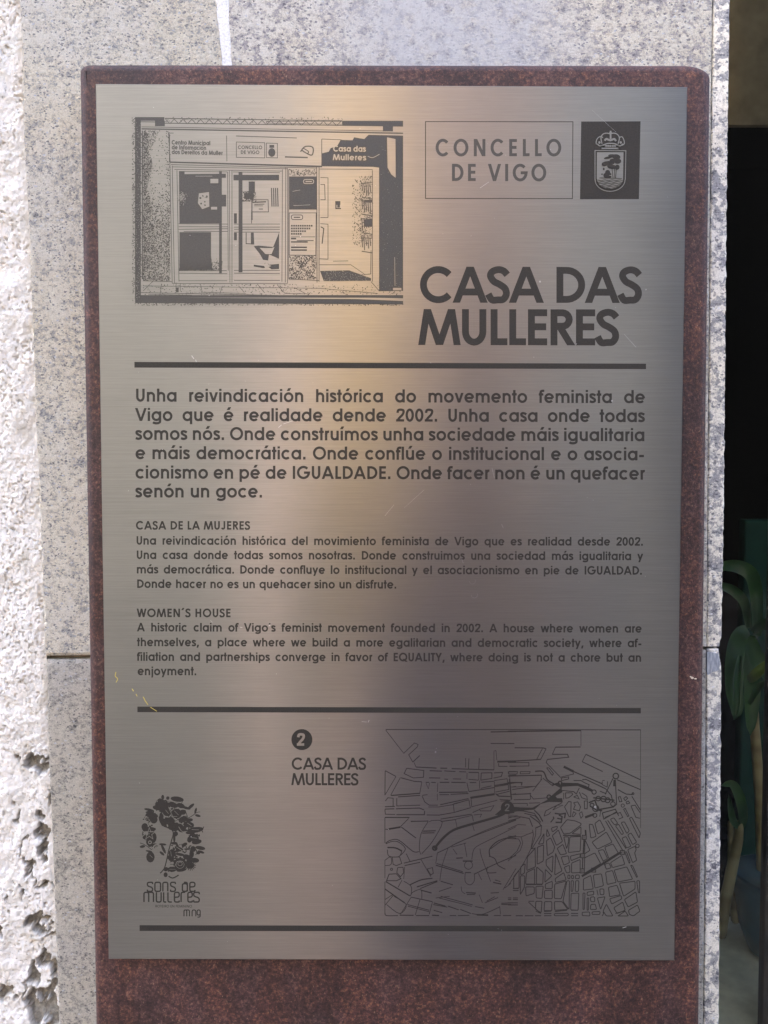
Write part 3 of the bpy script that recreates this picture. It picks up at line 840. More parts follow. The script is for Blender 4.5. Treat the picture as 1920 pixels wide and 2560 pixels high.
# rules
for q in (((336, 904.7), (1615, 909.2), (1615, 922.8), (336, 919)), ((343.5, 1766.5), (1602, 1770), (1602, 1783.5), (343.5, 1780.3)), ((349, 2313), (1598, 2315.5), (1598, 2329), (349, 2327.3))):
    Sheet().poly(q).build('divider_line', M_ETCH, plq)
# number badge
sh = Sheet(); sh.ell(754.7, 1849, 26.2, 26.2, 0, 40); o = sh.build('number_badge', M_ETCH, plq)
sh = Sheet(2.2e-4); text(sh, '2', 742.5, 1864.5, 764.5, 1864.5, size=42.5, w=.15, mode='x', sx=.92); sh.build('number', M_STEEL, plq)
for t, x0_, y0_, x1_, y1_ in (("CASA DAS", 730.3, 1924, 914.5, 1924.3), ("MULLERES", 729.3, 1962.8, 895.5, 1963.2)):
    sh = Sheet(); text(sh, t, x0_, y0_, x1_, y1_, size=40.5, w=.125, mode='track'); sh.build('small_heading', M_ETCH, plq)
# town hall box
sh = Sheet(); sh.stroke([(1063.8, 304), (1432.3, 304.5), (1431, 496.5), (1063.8, 496.3)], 1.9, True); sh.build('box_outline', M_ETCH, plq)
for t, x0_, y0_, x1_, y1_ in (("CONCELLO", 1091, 390.5, 1402, 390.5), ("DE VIGO", 1129.5, 452.5, 1364.5, 453)):
    sh = Sheet(); text(sh, t, x0_, y0_, x1_, y1_, size=58, w=.128, mode='track', sx=.80); sh.build('box_lettering', M_GREY, plq)
# coat of arms panel
K = Z(1440, 290, 9.217)
sh = Sheet(); sh.poly(K("120,128 1487,122 1450,1915 92,1918")); sh.build('crest_panel', M_ETCH, plq)
sh = Sheet(2.2e-4)
def KL(p, w, cl=False): sh.stroke(K(p), w / 9.217, cl)
sh.stroke(K([(p[0], p[1]) for p in cat([(470, 655), (465, 590), (500, 510), (570, 470), (620, 500)])]), 2.4)
sh.stroke(K(cat([(600, 640), (575, 500), (620, 420), (700, 395), (780, 410)])), 2.6)
sh.stroke(K(cat([(790, 410), (880, 395), (960, 430), (1000, 510), (970, 640)])), 2.6)
sh.stroke(K(cat([(990, 500), (1060, 480), (1105, 560), (1110, 640), (1050, 680)])), 2.4)
sh.stroke(K("797,340 797,530"), 4.4); sh.stroke(K("765,385 830,385"), 2.2)
sh.stroke(K(cat([(660, 570), (700, 530), (790, 560), (880, 530), (920, 580)])), 5.0)
sh.stroke(K(cat([(490, 640), (560, 690), (700, 640), (790, 630), (900, 640), (1010, 690), (1080, 640)])), 2.8)
sh.stroke(K("600,760 600,690 970,690 970,760"), 2.4, True)
for q in (690, 740, 790, 850, 900): sh.ell(*K([(q, 690)])[0], 2.8, 2.8, 0, 8)
sh.stroke(K("590,745 975,745"), 3.4)
for q in (540, 1030): sh.ell(*K([(q, 610)])[0], 3, 3.4, 0, 8)
sh.build('crest_crown', M_STEEL, plq)
sh = Sheet(2.2e-4)
outer = [(438, 795), (1150, 800), (1135, 1460)] + arc(785, 1470, 345, 265, 0, 180, 18) + [(438, 1470)]
sh.stroke(K(outer), 2.0, True)
inner = [(482, 835), (1095, 835), (1085, 1440)] + arc(785, 1450, 300, 225, 0, 180, 16) + [(478, 1440)]
sh.poly(K(inner)); sh.build('crest_shield', M_STEEL, plq)
sh = Sheet(4.4e-4)
for cx, cy, rx, ry, rt in ((740, 960, 100, 28, -12), (850, 920, 110, 40, 5), (930, 940, 95, 60, 10), (960, 1040, 85, 62, 0), (860, 1030, 90, 50, 0), (740, 1090, 150, 55, -5), (650, 1110, 60, 50, 0), (830, 1170, 110, 50, 5),
                           (950, 1180, 55, 60, 20), (730, 1310, 60, 70, 0), (690, 1370, 60, 60, 0), (750, 1400, 70, 30, 0), (600, 1340, 22, 14, 0), (640, 1220, 22, 30, 0), (790, 1340, 26, 22, 0)):
    x_, y_ = K([(cx, cy)])[0]; sh.ell(x_, y_, rx / 9.217, ry / 9.217, rt, 12)
for a, c, w_ in (("890,1160 895,1440", 0, 1.6), ("830,1200 855,1440", 0, 1.5), ("930,1230 915,1430", 0, 1.4), ("540,1425 1060,1440", 0, 1.5)): sh.stroke(K(a), w_)
for r_, (a, c) in enumerate(((500, 1080), (500, 1080), (510, 1060), (540, 1040), (580, 1000), (640, 940))):
    yy = 1480 + 38 * r_
    sh.stroke(K([(x_, yy + 8 * math.sin(x_ / 28 + r_ * 2)) for x_ in range(a, c, 14)]), 1.4)
sh.build('crest_drawing', M_ETCH, plq)
# small roundel logo: woman's profile in flowers
K = Z(320, 1940, 5.53)
sh = Sheet()
LEAF = """480,295,18,28,0 550,305,20,20,0 680,320,80,30,8 460,350,50,28,20 430,390,50,33,-20 490,430,66,66,0 410,440,60,28,10 620,400,66,30,15 730,410,50,28,20 800,440,58,15,15 870,420,50,17,-40 935,480,13,35,15 965,548,35,14,15
670,520,66,56,0 760,500,38,30,0 540,500,52,46,0 285,465,55,14,10 300,500,38,20,0 330,545,76,34,10 360,605,42,44,20 470,600,30,80,-10 520,640,44,58,0 590,620,52,44,0 600,690,46,48,0 760,600,56,34,-20 850,610,42,20,-10 840,670,66,34,15
690,680,54,30,10 740,720,56,48,30 650,735,38,24,0 230,700,38,40,20 290,735,84,26,0 340,850,48,66,0 260,850,52,26,0 300,915,43,43,0 370,960,40,24,0 480,945,45,12,5 490,1010,16,58,-25 200,975,33,15,-10 310,1120,50,62,0 470,1070,35,14,40 290,1040,40,10,10
930,745,100,32,-8 860,785,56,18,0 660,800,28,30,0 910,850,62,44,20 950,910,60,28,-10 850,880,30,34,0 640,860,14,50,0 640,930,40,16,0 700,1000,52,20,20 780,950,38,20,-30 700,1030,60,14,-15 820,1010,40,10,0 1000,995,60,22,10 900,1010,34,34,0 880,1080,28,44,0
1010,1050,42,14,20 970,1065,26,16,0 610,1070,42,46,0 590,1130,40,36,0 720,1085,56,16,10 810,1120,46,30,20 920,1165,56,28,5 850,1170,34,50,30 720,1225,80,78,0 860,1235,48,40,0 610,1290,52,30,0 522,1290,28,24,0 520,1365,24,28,0 680,960,30,14,60 290,600,48,20,0 740,1300,60,18,-10"""
for q in LEAF.split():
    a = [float(x) for x in q.split(',')]
    x_, y_ = K([(a[0], a[1])])[0]
    sh.ell(x_, y_, a[2] / 5.53 * 1.16, a[3] / 5.53 * 1.22, a[4], 12)
MASS = [(470, 430, 110, 120), (640, 480, 170, 130), (560, 620, 110, 110), (760, 660, 140, 110), (300, 560, 90, 110), (290, 790, 90, 120), (880, 830, 110, 110), (700, 1010, 110, 90), (860, 1040, 100, 90), (620, 1110, 70, 110), (780, 1200, 140, 90), (370, 960, 90, 50), (590, 1290, 80, 30)]
for _ in range(420):
    a, c, ra, rb = MASS[rng.integers(len(MASS))]
    t, q = rng.uniform(0, 2 * math.pi), rng.uniform(0, 1) ** .5
    x_, y_ = a + ra * q * math.cos(t), c + rb * q * math.sin(t)
    if 395 < x_ < 610 and 700 < y_ < 1200 and x_ < 610 - max(0, y_ - 900) * .2: continue
    if 640 < x_ < 835 and 800 < y_ < 935: continue
    if 380 < x_ < 440 and y_ > 560: continue
    x_, y_ = K([(x_, y_)])[0]
    sh.ell(x_, y_, rng.uniform(1.2, 4.2), rng.uniform(.8, 2.2), rng.uniform(0, 180), 7)
for i in range(16):
    t = i / 16 * 2 * math.pi
    x_, y_ = K([(860 + 66 * math.cos(t), 1240 + 56 * math.sin(t))])[0]; sh.ell(x_, y_, 3.2, 1.1, math.degrees(t), 6)
for p, w_ in ((cat([(430, 560), (440, 620), (480, 680), (560, 720), (610, 750), (625, 800), (600, 900), (560, 1040), (530, 1180), (500, 1280), (445, 1345)]), 2.6), (cat([(820, 590), (880, 555), (925, 520), (940, 480)]), 1.6), (cat([(925, 520), (965, 500), (1000, 498)]), 1.4),
              (cat([(560, 1385), (620, 1410), (700, 1370)]), 3), (cat([(165, 925), (230, 950), (330, 1020)]), 1.6), ([(1050, 700), (1020, 748), (1035, 780)], 2), ([(790, 470), (825, 570)], 1.6), ([(760, 330), (735, 390)], 1.6), ([(500, 340), (740, 375)], 1.4), ([(580, 1220), (650, 1222)], 1.5)):
    sh.stroke(K(p), w_)
sh.build('floral_profile', M_ETCH, plq)
sh = Sheet(2.2e-4)
star = [(295 + (86 if i % 2 == 0 else 34) * math.sin(math.pi * i / 5), 800 - (86 if i % 2 == 0 else 34) * math.cos(math.pi * i / 5)) for i in range(10)]
sh.stroke(K(star), 1.7, True)
for cx, cy, rx, ry, w_ in ((740, 865, 70, 56, 4.2), (740, 862, 26, 24, 1.3), (395, 992, 44, 42, 3.4), (395, 992, 18, 18, 1.6), (303, 917, 20, 20, 2.2), (270, 610, 26, 18, 1.2), (300, 665, 24, 18, 1.2), (720, 1215, 30, 26, 1.2), (720, 1225, 56, 52, 1.0)):
    x_, y_ = K([(cx, cy)])[0]; sh.ring(x_, y_, rx / 5.53, ry / 5.53, w_, 16)
for p, w_ in ((cat([(690, 650), (740, 660), (770, 690)]), 1.7), (cat([(700, 700), (740, 760), (790, 775)]), 1.5), ("520,470 560,520", 1.1), ("560,430 600,520 640,600", 1.3), ("420,495 436,505", 3.6), ("540,340 740,372", 1.7), ("500,560 500,590", 3.4), ("540,670 550,700", 3.2),
              ("560,1150 560,1190", 1.2), ("590,1040 600,1110", 1.0), ("640,1260 680,1180 760,1180", 1.1), ("670,980 760,1040", 1.4), ("820,650 880,690", 1.2), ("880,740 980,745", 1.1), ("870,850 950,860", 1.2), ("300,1090 340,1130", .9), ("570,1290 660,1290", .8), ("600,560 680,560", 1.2), ("640,480 700,540", 1)):
    sh.stroke(K(p) if isinstance(p, str) else K(p), w_)
sh.build('floral_highlights', M_STEEL, plq)
# rounded logotype
def rp(pts, r, closed=False):
    o = []; k = len(pts)
    for i in range(k):
        if not closed and i in (0, k - 1): o.append(pts[i]); continue
        a, p, c = Vector(pts[i - 1]), Vector(pts[i]), Vector(pts[(i + 1) % k])
        r1 = min(r, (a - p).length / 2.01, (c - p).length / 2.01)
        q0 = p + (a - p).normalized() * r1; q1 = p + (c - p).normalized() * r1
        for t in (0, .25, .5, .75, 1):
            o.append(tuple(q0 * (1 - t) ** 2 + p * 2 * t * (1 - t) + q1 * t * t))
    return o
RG = {'s': [([(1, .80), (1, 1), (0, 1), (0, .60), (1, .42), (1, 0), (0, 0), (0, .2)], 0)], 'o': [([(0, 0), (1, 0), (1, 1), (0, 1)], 1)], 'n': [([(0, 0), (0, 1), (1, 1), (1, 0)], 0)],
      'd': [([(1, .65), (1, 0), (0, 0), (0, .85), (1, .85), (1, 0)], 0), ([(.3, 1.0), (1, 1.0), (1, .5)], 0)], 'e': [([(0, .48), (1, .52), (1, 1), (0, 1), (0, 0), (1, 0), (1, .16)], 0)],
      'm': [([(0, 0), (0, 1), (.5, 1), (.5, 0)], 0), ([(.45, 1), (1, 1), (1, 0)], 0)], 'u': [([(0, 1), (0, 0), (1, 0), (1, 1)], 0)], 'l': [([(0, 1.0), (0, 0), (1, 0)], 0)],
      'r': [([(0, 0), (0, 1), (1, 1)], 0)], 'g': [([(0, .2), (1, .2), (1, 1), (0, 1)], 1), ([(1, .9), (1, -.12), (.1, -.12)], 0)]}
sh = Sheet()
for word, yt, yb, w_, bx in (('sonsde', 1470, 1595, 3.4, ((268, 340), (372, 450), (482, 550), (588, 655), (752, 820), (855, 925))),
                             ('mulleres', 1608, 1742, 3.4, ((221, 352), (392, 458), (492, 528), (552, 606), (642, 708), (734, 790), (828, 888), (908, 985))),
                             ('mng', 1852, 1940, 2.6, ((774, 850), (886, 938), (956, 998)))):
    for c, (xa, xb) in zip(word, bx):
        for p, cl in RG[c]:
            q = [(xa + a * (xb - xa), yb - e_ * (yb - yt)) for a, e_ in p]
            sh.stroke(K(rp(q, 26, cl)), w_, bool(cl))
sh.build('logo_lettering', M_ETCH, plq)
sh = Sheet(); text(sh, "ROTEIRO EN FEMININO", 388.5, 2268.5, 480, 2268.8, size=8.4, w=.11, mode='scale'); sh.build('tiny_lettering', M_ETCH, plq)

# ------------------------------------------------------------------ street map
MAPD = {
 (950, 1810): """1.9 70,68 1659,69;1.4 70,75 290,358;1.6 290,358 420,232 465,250 455,280 350,375 400,465;2 400,465 485,385;1.3 415,470 440,525;2.2 440,525 690,538;2.2 735,538 820,540;2.2 875,545 1390,560;1.6 1045,415 1045,530;1.6 1085,420 1078,545;1.6 1212,415 1205,550;1.2 1390,560 1390,330 1415,325 1425,440
1.8 325,540 535,568 530,650 405,658 295,605 325,540;2 605,570 755,575;2 785,572 920,580;2 965,582 1050,585;2 600,657 735,659;1.8 785,672 830,675;1.8 890,670 990,672;2 1080,590 1205,592;1.3 1062,595 1060,672;1.8 1080,675 1200,685;1.3 1205,595 1205,685
1.8 1235,597 1365,595 1365,665 1230,685 1235,597;1.8 1390,597 1495,590 1480,640 1385,660;2 250,655 420,700 510,705;2 558,712 600,712;2 625,712 680,715;2.2 730,712 845,712;2.2 870,712 1045,715;2 1095,715 1175,715;2 1235,710 1390,700;1.4 510,710 485,845
1.4 245,660 130,870;1.3 195,640 65,860;1.8 65,570 195,640;1.6 63,570 60,870;2.4 135,872 490,845;2 220,890 490,870;1.3 560,720 590,790 605,720;1.2 705,720 700,830;1.1 700,850 700,930;2.4 720,835 1070,830;1.8 725,862 845,862;2 860,858 1080,848;1.5 1060,715 1085,825;2 1085,825 1395,775
1.8 1230,785 1360,755;1.4 1215,690 1215,790;2.4 1100,895 1395,850;2.2 1105,908 1400,862;1.6 65,940 95,900 160,905 160,1005;2 60,1010 180,1005;1.6 205,905 205,1000 490,990;1.6 515,870 580,862;1.6 515,880 545,950 600,990 705,990;2 735,985 1080,910;1.6 590,1012 720,1012 880,985 1080,925
2 60,1038 175,1035;2 195,1035 480,1025 540,1050;1.6 60,1040 65,1100 185,1105;2 200,1107 540,1107 545,1060;1.8 570,1110 720,1112 900,1080 1110,1020;1.5 895,980 905,1070;1.6 895,975 1085,925 1100,1015;1.6 1110,905 1120,1010 1430,930;2.4 60,1140 360,1140;2 375,1190 590,1183
2 740,1160 1120,1100;2 740,1190 930,1165;1.8 1130,1080 1210,1045;1.6 1210,1040 1390,995 1350,1060 1225,1060 1210,1040;1.5 930,1160 1125,1115 1140,1185;1.5 1145,1110 1240,1100 1220,1140;2.5 1350,97 1659,92;2 1350,238 1640,240;4 1430,460 1659,455;1.6 1445,480 1450,518 1555,518;2 1580,515 1659,515
1.8 1659,583 1565,585 1570,610 1659,612;3 1570,632 1659,628;1.6 1390,690 1550,668 1560,720 1400,750;2.6 1400,750 1659,715;1.8 1400,765 1565,740 1570,800 1410,830;2.5 1410,850 1450,880 1590,885;1.8 1420,860 1580,820;1.8 1460,920 1590,930;1.4 1395,700 1400,850;1.4 1575,670 1600,930;1.8 1470,940 1590,935;1.6 1600,770 1659,760;1.6 1600,860 1659,850""",
 (1270, 1810): """1.9 0,69 1620,72;2.8 0,90 890,80;1.2 890,80 890,270;1 1618,72 1618,1269;2 0,238 75,240;2.2 80,290 430,292 465,302;1.6 465,302 400,430 350,430 420,300;2.4 0,458 350,435 400,430;1.6 0,470 255,470 255,512 25,515;2.2 885,280 580,283;1.6 580,283 540,370;2.2 540,370 725,370 740,405 480,432
1.7 480,432 465,470 640,650 800,610 790,580;1.7 470,535 500,535 555,605 540,625 470,535;1.8 650,660 740,645 740,670 655,690 650,660;5 680,520 800,580;2.5 800,580 1150,730;2.1 950,370 1615,680;1.6 950,370 905,460;2 905,460 1155,580;2.1 1330,680 1615,800;1.6 10,580 115,580 110,610 10,612;1.6 150,580 270,580 265,605 150,608 150,580
2.4 0,635 410,625;1.6 410,625 400,690 340,760 50,770;2.5 0,715 170,715 165,750;1.8 50,800 300,765;2 280,850 55,860;1.6 415,670 300,820;1.8 425,660 540,750;1.6 275,870 310,915 480,900;1.8 70,925 270,920;1.6 60,970 235,970 235,1000;1.6 255,965 390,962;1.5 20,640 45,920;1.6 270,840 275,920
2 800,690 890,690 940,720 990,740 980,780;2.2 905,680 950,675 1190,790 1260,870 1280,960;1.8 870,780 830,860;2 650,810 800,825 830,850;1.8 700,840 780,840 790,860 740,900 705,905 700,840;1.8 800,890 845,870 870,915 800,890;1.8 870,830 900,900 960,920;1.8 900,840 960,880 970,930;1.6 680,840 680,920
2 1280,665 1185,860;2 1310,680 1325,980 1290,1010;4.5 1300,680 1295,760;2.2 1340,800 1440,855 1510,860 1525,840;1.8 1510,880 1615,1050;1.8 1345,890 1370,885 1390,945 1360,950 1345,890;1.8 1410,910 1440,885 1460,905 1430,935 1410,910;1.8 1440,950 1470,940 1485,965 1450,975 1440,950
1.8 1500,1000 1550,990 1610,1080;1.8 1500,1000 1560,1140 1610,1150;1.8 1410,1040 1430,1030 1475,1120 1460,1130 1410,1040;2.2 1150,1085 1310,1040 1325,1070 1170,1160 1150,1085;1.8 930,940 970,940 965,1035 935,1035 930,940;3 985,960 1060,930 1100,1050 1150,1060;3 1040,900 1300,930;3 1000,1000 1080,1050 1290,1010
1.8 690,1010 740,945 770,950 765,1130 745,1130 690,1010;1.8 800,960 850,950 885,1010 870,1060 800,1040 820,990 800,960;1.6 780,1130 800,1070 830,1090 800,1130 780,1130;1.6 870,1090 900,1070 915,1120 890,1150 870,1090;1.8 440,1125 460,1060 660,960;1.6 440,1125 500,1100 520,1075;1.6 545,1050 670,990 600,990 545,1050
3 570,1090 640,1100 700,1090 690,1150;3 620,1110 660,1130 650,1200 580,1200;2.4 520,1200 560,1150 550,1130;3 600,1150 650,1160;2.6 320,1050 380,1110 425,1190;2 200,1090 330,1120 400,1200;2 0,1060 180,1060 320,1090 380,1170;1.7 0,1150 120,1115 0,1110;5 940,1140 1050,1100;1.6 1130,1060 1120,1130
1.6 1150,690 1180,690;1.6 1150,700 1150,740 1210,770 1215,700;2 1120,820 1200,850;2 1180,1140 1330,1080 1350,1120;1.8 1340,1090 1370,1080 1400,1140 1350,1160""",
 (950, 2040): """1.5 60,20 60,330;1.3 60,540 60,760;1.4 60,800 60,1180;1.6 60,160 105,165;3.6 105,160 250,135;1.5 250,130 350,30;2 260,135 440,270;2 375,65 590,62;1.4 590,65 500,220 480,400 500,470;1.5 600,70 650,55 760,80 640,310 510,460;2.3 525,185 680,180;2 515,208 665,205;1.8 70,330 130,295 230,295 400,430 475,435
1.6 70,340 150,310 230,320 310,400 250,480;3 90,385 190,390 270,430;1.6 90,410 110,490 230,495 265,430;1.5 60,540 130,500 135,590 60,605;1.6 150,500 240,500 265,580 200,605 160,590 150,500;1.6 215,630 280,625 290,690 250,740 205,690 215,630;1.9 110,710 200,705 255,765 200,790 80,790 110,710
1.9 290,575 640,490;1.9 300,605 490,565;1.5 370,560 320,460;1.4 500,530 620,740;1.3 300,620 290,770;1.6 575,645 640,630 650,700 620,720 575,645;2.4 365,840 500,780 640,760;2.4 450,865 700,790;2 490,885 700,800;1.5 290,795 380,860 380,960;2.4 70,800 365,975;2.4 60,890 300,1060;1.4 60,1020 155,960;1.4 270,780 220,870
2 380,990 640,1045;1.5 510,1010 500,900 400,930 370,980;2.4 500,905 630,940;1.8 335,1080 600,1150;1.6 340,1100 600,1168;1.4 160,970 60,1090;1.6 170,980 320,1080 240,1190 80,1080;1.4 380,990 250,1200;1.4 490,1010 430,1210;1.4 640,1050 600,1200;2.2 655,1060 800,1100;1.8 650,1080 820,1112;2 830,1100 960,1145
2 980,1140 1110,1190;1.8 740,980 1130,1085;1.6 720,1000 1120,1102;1.8 1160,1105 1270,1125;1.8 60,1180 80,1215 220,1215;2.2 240,1210 410,1212;2 440,1215 600,1215;2.6 635,1210 720,1215;1.8 850,1215 930,1215;1.8 950,1215 1090,1212;3.4 1180,1205 1320,1210;1.8 1390,1215 1475,1215;1.8 1500,1215 1600,1215
2.2 680,600 1020,700;1.8 690,580 1010,680;2 740,795 890,840;1.6 720,920 870,870;1.3 890,400 940,470;2.4 930,515 1010,510;2.8 1010,550 1130,550;1.4 1040,690 1040,800 1100,840 1150,790 1150,700;1.9 1150,710 1400,590 1660,480;2.2 1050,935 1170,940;1.9 1060,958 1160,955;1.9 1040,690 1110,690
1.8 700,450 830,390 1030,290 1660,50;1.6 880,360 1300,170 1660,40;1.5 870,380 1050,330;1.3 1030,330 1060,500;1.4 1120,530 1140,420 1200,360 1400,260 1660,130;1.3 1220,400 1240,500 1350,800;2.2 1340,490 1340,400 1450,300 1660,240;1.8 1350,400 1460,320 1580,265 1660,270;1.9 1330,490 1400,520 1440,600 1530,650
1.9 1310,620 1310,690 1420,690;2.6 1380,810 1480,830;1.8 1400,780 1470,800;1.8 1350,940 1450,935;1.6 1300,1040 1400,985;1.6 1280,1060 1440,995;1.4 1500,900 1660,640;1.4 1520,880 1600,820;1.9 1480,1080 1600,1080;1.9 1480,1065 1600,1060;1.6 1120,1190 1250,1200 1460,1110;1.3 700,450 680,580;1.3 830,390 760,600 730,790
1.3 990,860 1000,920 1040,950;1.3 1200,700 1240,780;1.2 1130,110 1150,180;1.2 920,40 940,140;1.2 1210,960 1250,1060;1.3 1460,1100 1470,1200;1.8 655,1150 760,1180;1.4 680,1000 850,980""",
 (1270, 2040): """2 890,90 890,110;2.6 670,235 890,240;2.4 220,835 420,835;2 95,1217 180,1217;2 205,1217 310,1217;2 330,1217 405,1217;2 440,1190 530,1190;2 440,1217 530,1217;2 770,1190 855,1190;2 770,1217 855,1217;2 1190,60 1405,430;2 1215,50 1440,400;1.5 0,245 160,255 310,195;1.6 0,275 130,280 155,330 110,430 0,530
1.5 0,160 120,105 220,110;1.4 160,255 180,330 150,420 0,550;1.6 300,170 310,230 280,400 340,390;1.6 410,110 400,230 290,400;1.5 340,160 335,240 285,390 200,560 150,640 0,850;2 0,10 150,10 260,30 300,130;2.4 270,0 380,80 400,120 330,150;1.6 0,60 150,20;1.8 250,1040 320,1040;1.8 250,1050 400,1190;2 60,910 130,910
2 0,1000 40,1000;2 60,1000 120,1000;2 0,1020 40,1020;2 60,1020 120,1020;2 0,1060 120,1060;2 0,1085 120,1085;2 60,885 130,885;1.8 220,975 320,945;1.8 340,1160 400,1190;1.9 440,1165 530,1160;2 570,1165 720,1150;1.9 770,1150 855,1150;1.6 1085,900 1100,970;1.8 1160,550 1200,650;1.8 1310,1190 1430,1155;1.8 1150,1220 1165,1190 1160,1170""",
}
BLK = """640,140 720,45 820,60 890,90 890,110 760,210 680,220;780,215 890,130 890,225;680,255 740,255 735,330 715,400;755,255 890,250 880,430 735,445;530,145 605,125 595,160 540,195;475,160 510,240 470,250;540,240 615,170 665,310 590,360;470,300 520,265 570,380 550,440 480,485;600,395 670,345 715,460 640,475
370,345 440,215 435,335;360,380 435,350 430,550 355,590;235,500 330,395 335,620 230,665;465,535 550,485 540,690 465,600;580,455 660,670 570,720;650,500 735,485 750,570 680,600;760,490 880,460 880,500 770,545;775,575 880,530 880,690 775,695;685,625 750,600 755,690 715,695;455,650 535,730 450,810;575,765 680,690 710,780 580,810
350,620 430,690 425,830 345,830;225,690 325,640 325,830 215,830;455,830 540,795 540,885 455,885;570,830 710,795 650,1010 565,1005;445,910 540,905 540,1010 445,1005;340,860 430,855 415,1005 345,1000;215,865 320,865 320,945 220,975;730,720 755,720 755,765 730,765;775,725 800,725 800,765 775,765;825,720 870,720 870,765 820,765
770,790 800,790 790,920 770,920;825,790 865,790 860,920 820,920;720,790 750,790 745,1140 670,1040;770,945 865,940 855,1150 765,1145;920,770 1010,725 1040,890 920,905;1040,720 1140,705 1165,850 1060,880;1190,685 1275,665 1320,810 1210,835;1295,660 1450,620 1520,770 1340,805;935,510 1060,450 1130,580 930,700;1100,420 1165,410 1215,520 1160,550
1180,380 1280,340 1345,450 1230,520;1025,320 1200,195 1270,320 1090,405;1060,90 1120,45 1185,170 1095,220;990,100 1035,105 1075,250 1010,270;1250,570 1390,480 1425,590 1275,630;1180,590 1230,570 1260,630 1200,650;1225,870 1330,845 1370,960 1240,985;1360,820 1550,795 1550,890 1410,980;1240,1010 1380,970 1390,1010 1265,1075
1420,1020 1560,925 1580,1050 1465,1110;1290,1120 1400,1050 1430,1150 1330,1190;1470,1150 1580,1085 1610,1160 1530,1220 1480,1200;1130,1140 1090,1000 1185,985;1160,1160 1200,1075 1280,1220 1200,1220;915,940 940,940 930,1140 915,1140;965,1000 985,1000 980,1150 965,1150;1005,990 1055,985 1060,1045 1010,1045;1010,1080 1065,1075 1080,1140 1005,1140
965,930 1045,915 1045,960 965,970;1120,890 1170,890 1170,960 1125,960;445,1045 535,1045 535,1155 440,1155;565,1045 660,1045 730,1140 570,1150;340,1040 415,1040 405,1180 335,1140;565,1190 735,1187 735,1217 565,1217;905,1175 995,1170 1000,1220 905,1215;1025,1170 1125,1165 1120,1200 1025,1200;1340,1220 1430,1160 1470,1220
1260,60 1300,110 1340,90 1290,20 1250,40;1310,120 1350,100 1410,210 1390,230;1380,80 1420,70 1480,180 1450,215;1390,270 1440,250 1500,370 1445,390;1460,230 1500,205 1570,320 1520,350;1480,25 1510,15 1615,210 1600,270;1460,410 1550,370 1565,410 1545,450 1570,540 1520,570;1425,440 1445,435 1490,560 1480,580;1495,600 1520,605 1580,740 1570,750
1570,790 1605,790 1605,940 1590,930;940,290 1000,420 935,460;155,620 210,580 200,700 155,720;70,740 135,660 135,880 70,885;150,730 205,730 200,870 150,960"""
sh = Sheet()
for (ox, oy), s_ in MAPD.items():
    K = Z(ox, oy, 4.88)
    for q in s_.replace('\n', ';').split(';'):
        w_, p = q.strip().split(' ', 1)
        q_ = K(p)
        if ox == 950 and oy == 2040 and len(q_) > 2 and q_[0] != q_[-1]: q_ = cat(q_, 4)
        sh.stroke(q_, float(w_) * 1.15)
K = Z(1270, 2040, 4.88)
for q in BLK.replace('\n', ';').split(';'):
    pp = [tuple(float(a) for a in x.split(',')) for x in q.split()]
    sh.stroke(K(rp(pp, 14, True)), 2.15, True)
for ox, oy, cx, cy, r_, w_ in ((1270, 1810, 1315, 635, 34, 3), (1270, 1810, 1050, 830, 26, 2.6), (1270, 1810, 1100, 910, 28, 2.6), (1270, 1810, 1165, 915, 33, 2.8), (1270, 1810, 1215, 930, 30, 2.8), (1270, 1810, 1280, 975, 28, 2.2), (1270, 1810, 1025, 990, 24, 2.6), (1270, 1810, 1070, 1030, 38, 2.6),
                               (1270, 1810, 1060, 1115, 24, 2.4), (1270, 1810, 1400, 995, 20, 1.8), (1270, 1810, 1525, 850, 12, 2), (950, 2040, 140, 650, 13, 2), (950, 2040, 1080, 600, 50, 1.5), (1270, 2040, 1578, 365, 22, 2), (1270, 1810, 500, 890, 24, 3), (1270, 1810, 635, 720, 22, 3)):
    sh.ring(ox + cx / 4.88, oy + cy / 4.88, r_ / 4.88, r_ / 4.88, w_, 14)
for cx, cy in ((930, 260), (910, 485), (905, 670), (1045, 660), (1395, 445)):
    x_, y_ = K([(cx, cy)])[0]
    sh.stroke([(x_ - 5, y_ - 5), (x_ + 5, y_ - 5), (x_ + 5, y_ + 5), (x_ - 5, y_ + 5)], 2.2, True); sh.stroke([(x_ - 1.5, y_ - 3), (x_ - 1.5, y_ + 3)], 1.2); sh.stroke([(x_ + 1.5, y_ - 3), (x_ + 1.5, y_ + 3)], 1.2)
sh.build('street_map', M_ETCH, plq)
sh = Sheet(1.1e-4)
K3 = Z(950, 2040, 4.88); K2 = Z(1270, 1810, 4.88)
sh.stroke(K3(cat([(665, 400), (700, 350), (760, 280), (850, 200), (950, 150), (1150, 90), (1440, 5), (1560, -60)])), 6.0)
sh.ell(*Z(950, 1810, 4.88)([(1555, 1020)])[0], 16.5, 16.5, 0, 24)
sh.poly(K2("0,1000 60,1010 160,1018 300,1020 480,925 480,905 520,885 640,780 570,745 540,760 540,735 600,715 850,720 950,755 1035,800 1025,830 920,785 850,755 660,765 655,800 665,830 580,880 600,905 660,905 668,955 500,950 400,975 320,1045 160,1058 0,1085"))
sh.stroke(K2(cat([(330, 578), (430, 582), (480, 680), (560, 730)])), 3.4)
sh.poly(Z(950, 1810, 4.88)("1400,1110 1480,1040 1640,1040 1640,1085 1460,1110"))
sh.stroke(K("900,735 1050,650 1380,440"), 5.6); sh.stroke(K("945,170 950,235"), 4); sh.stroke(K("928,290 918,460"), 3.4); sh.stroke(K("912,515 908,645"), 2.6)
sh.ring(*K3([(668, 392)])[0], 5, 5, 4)
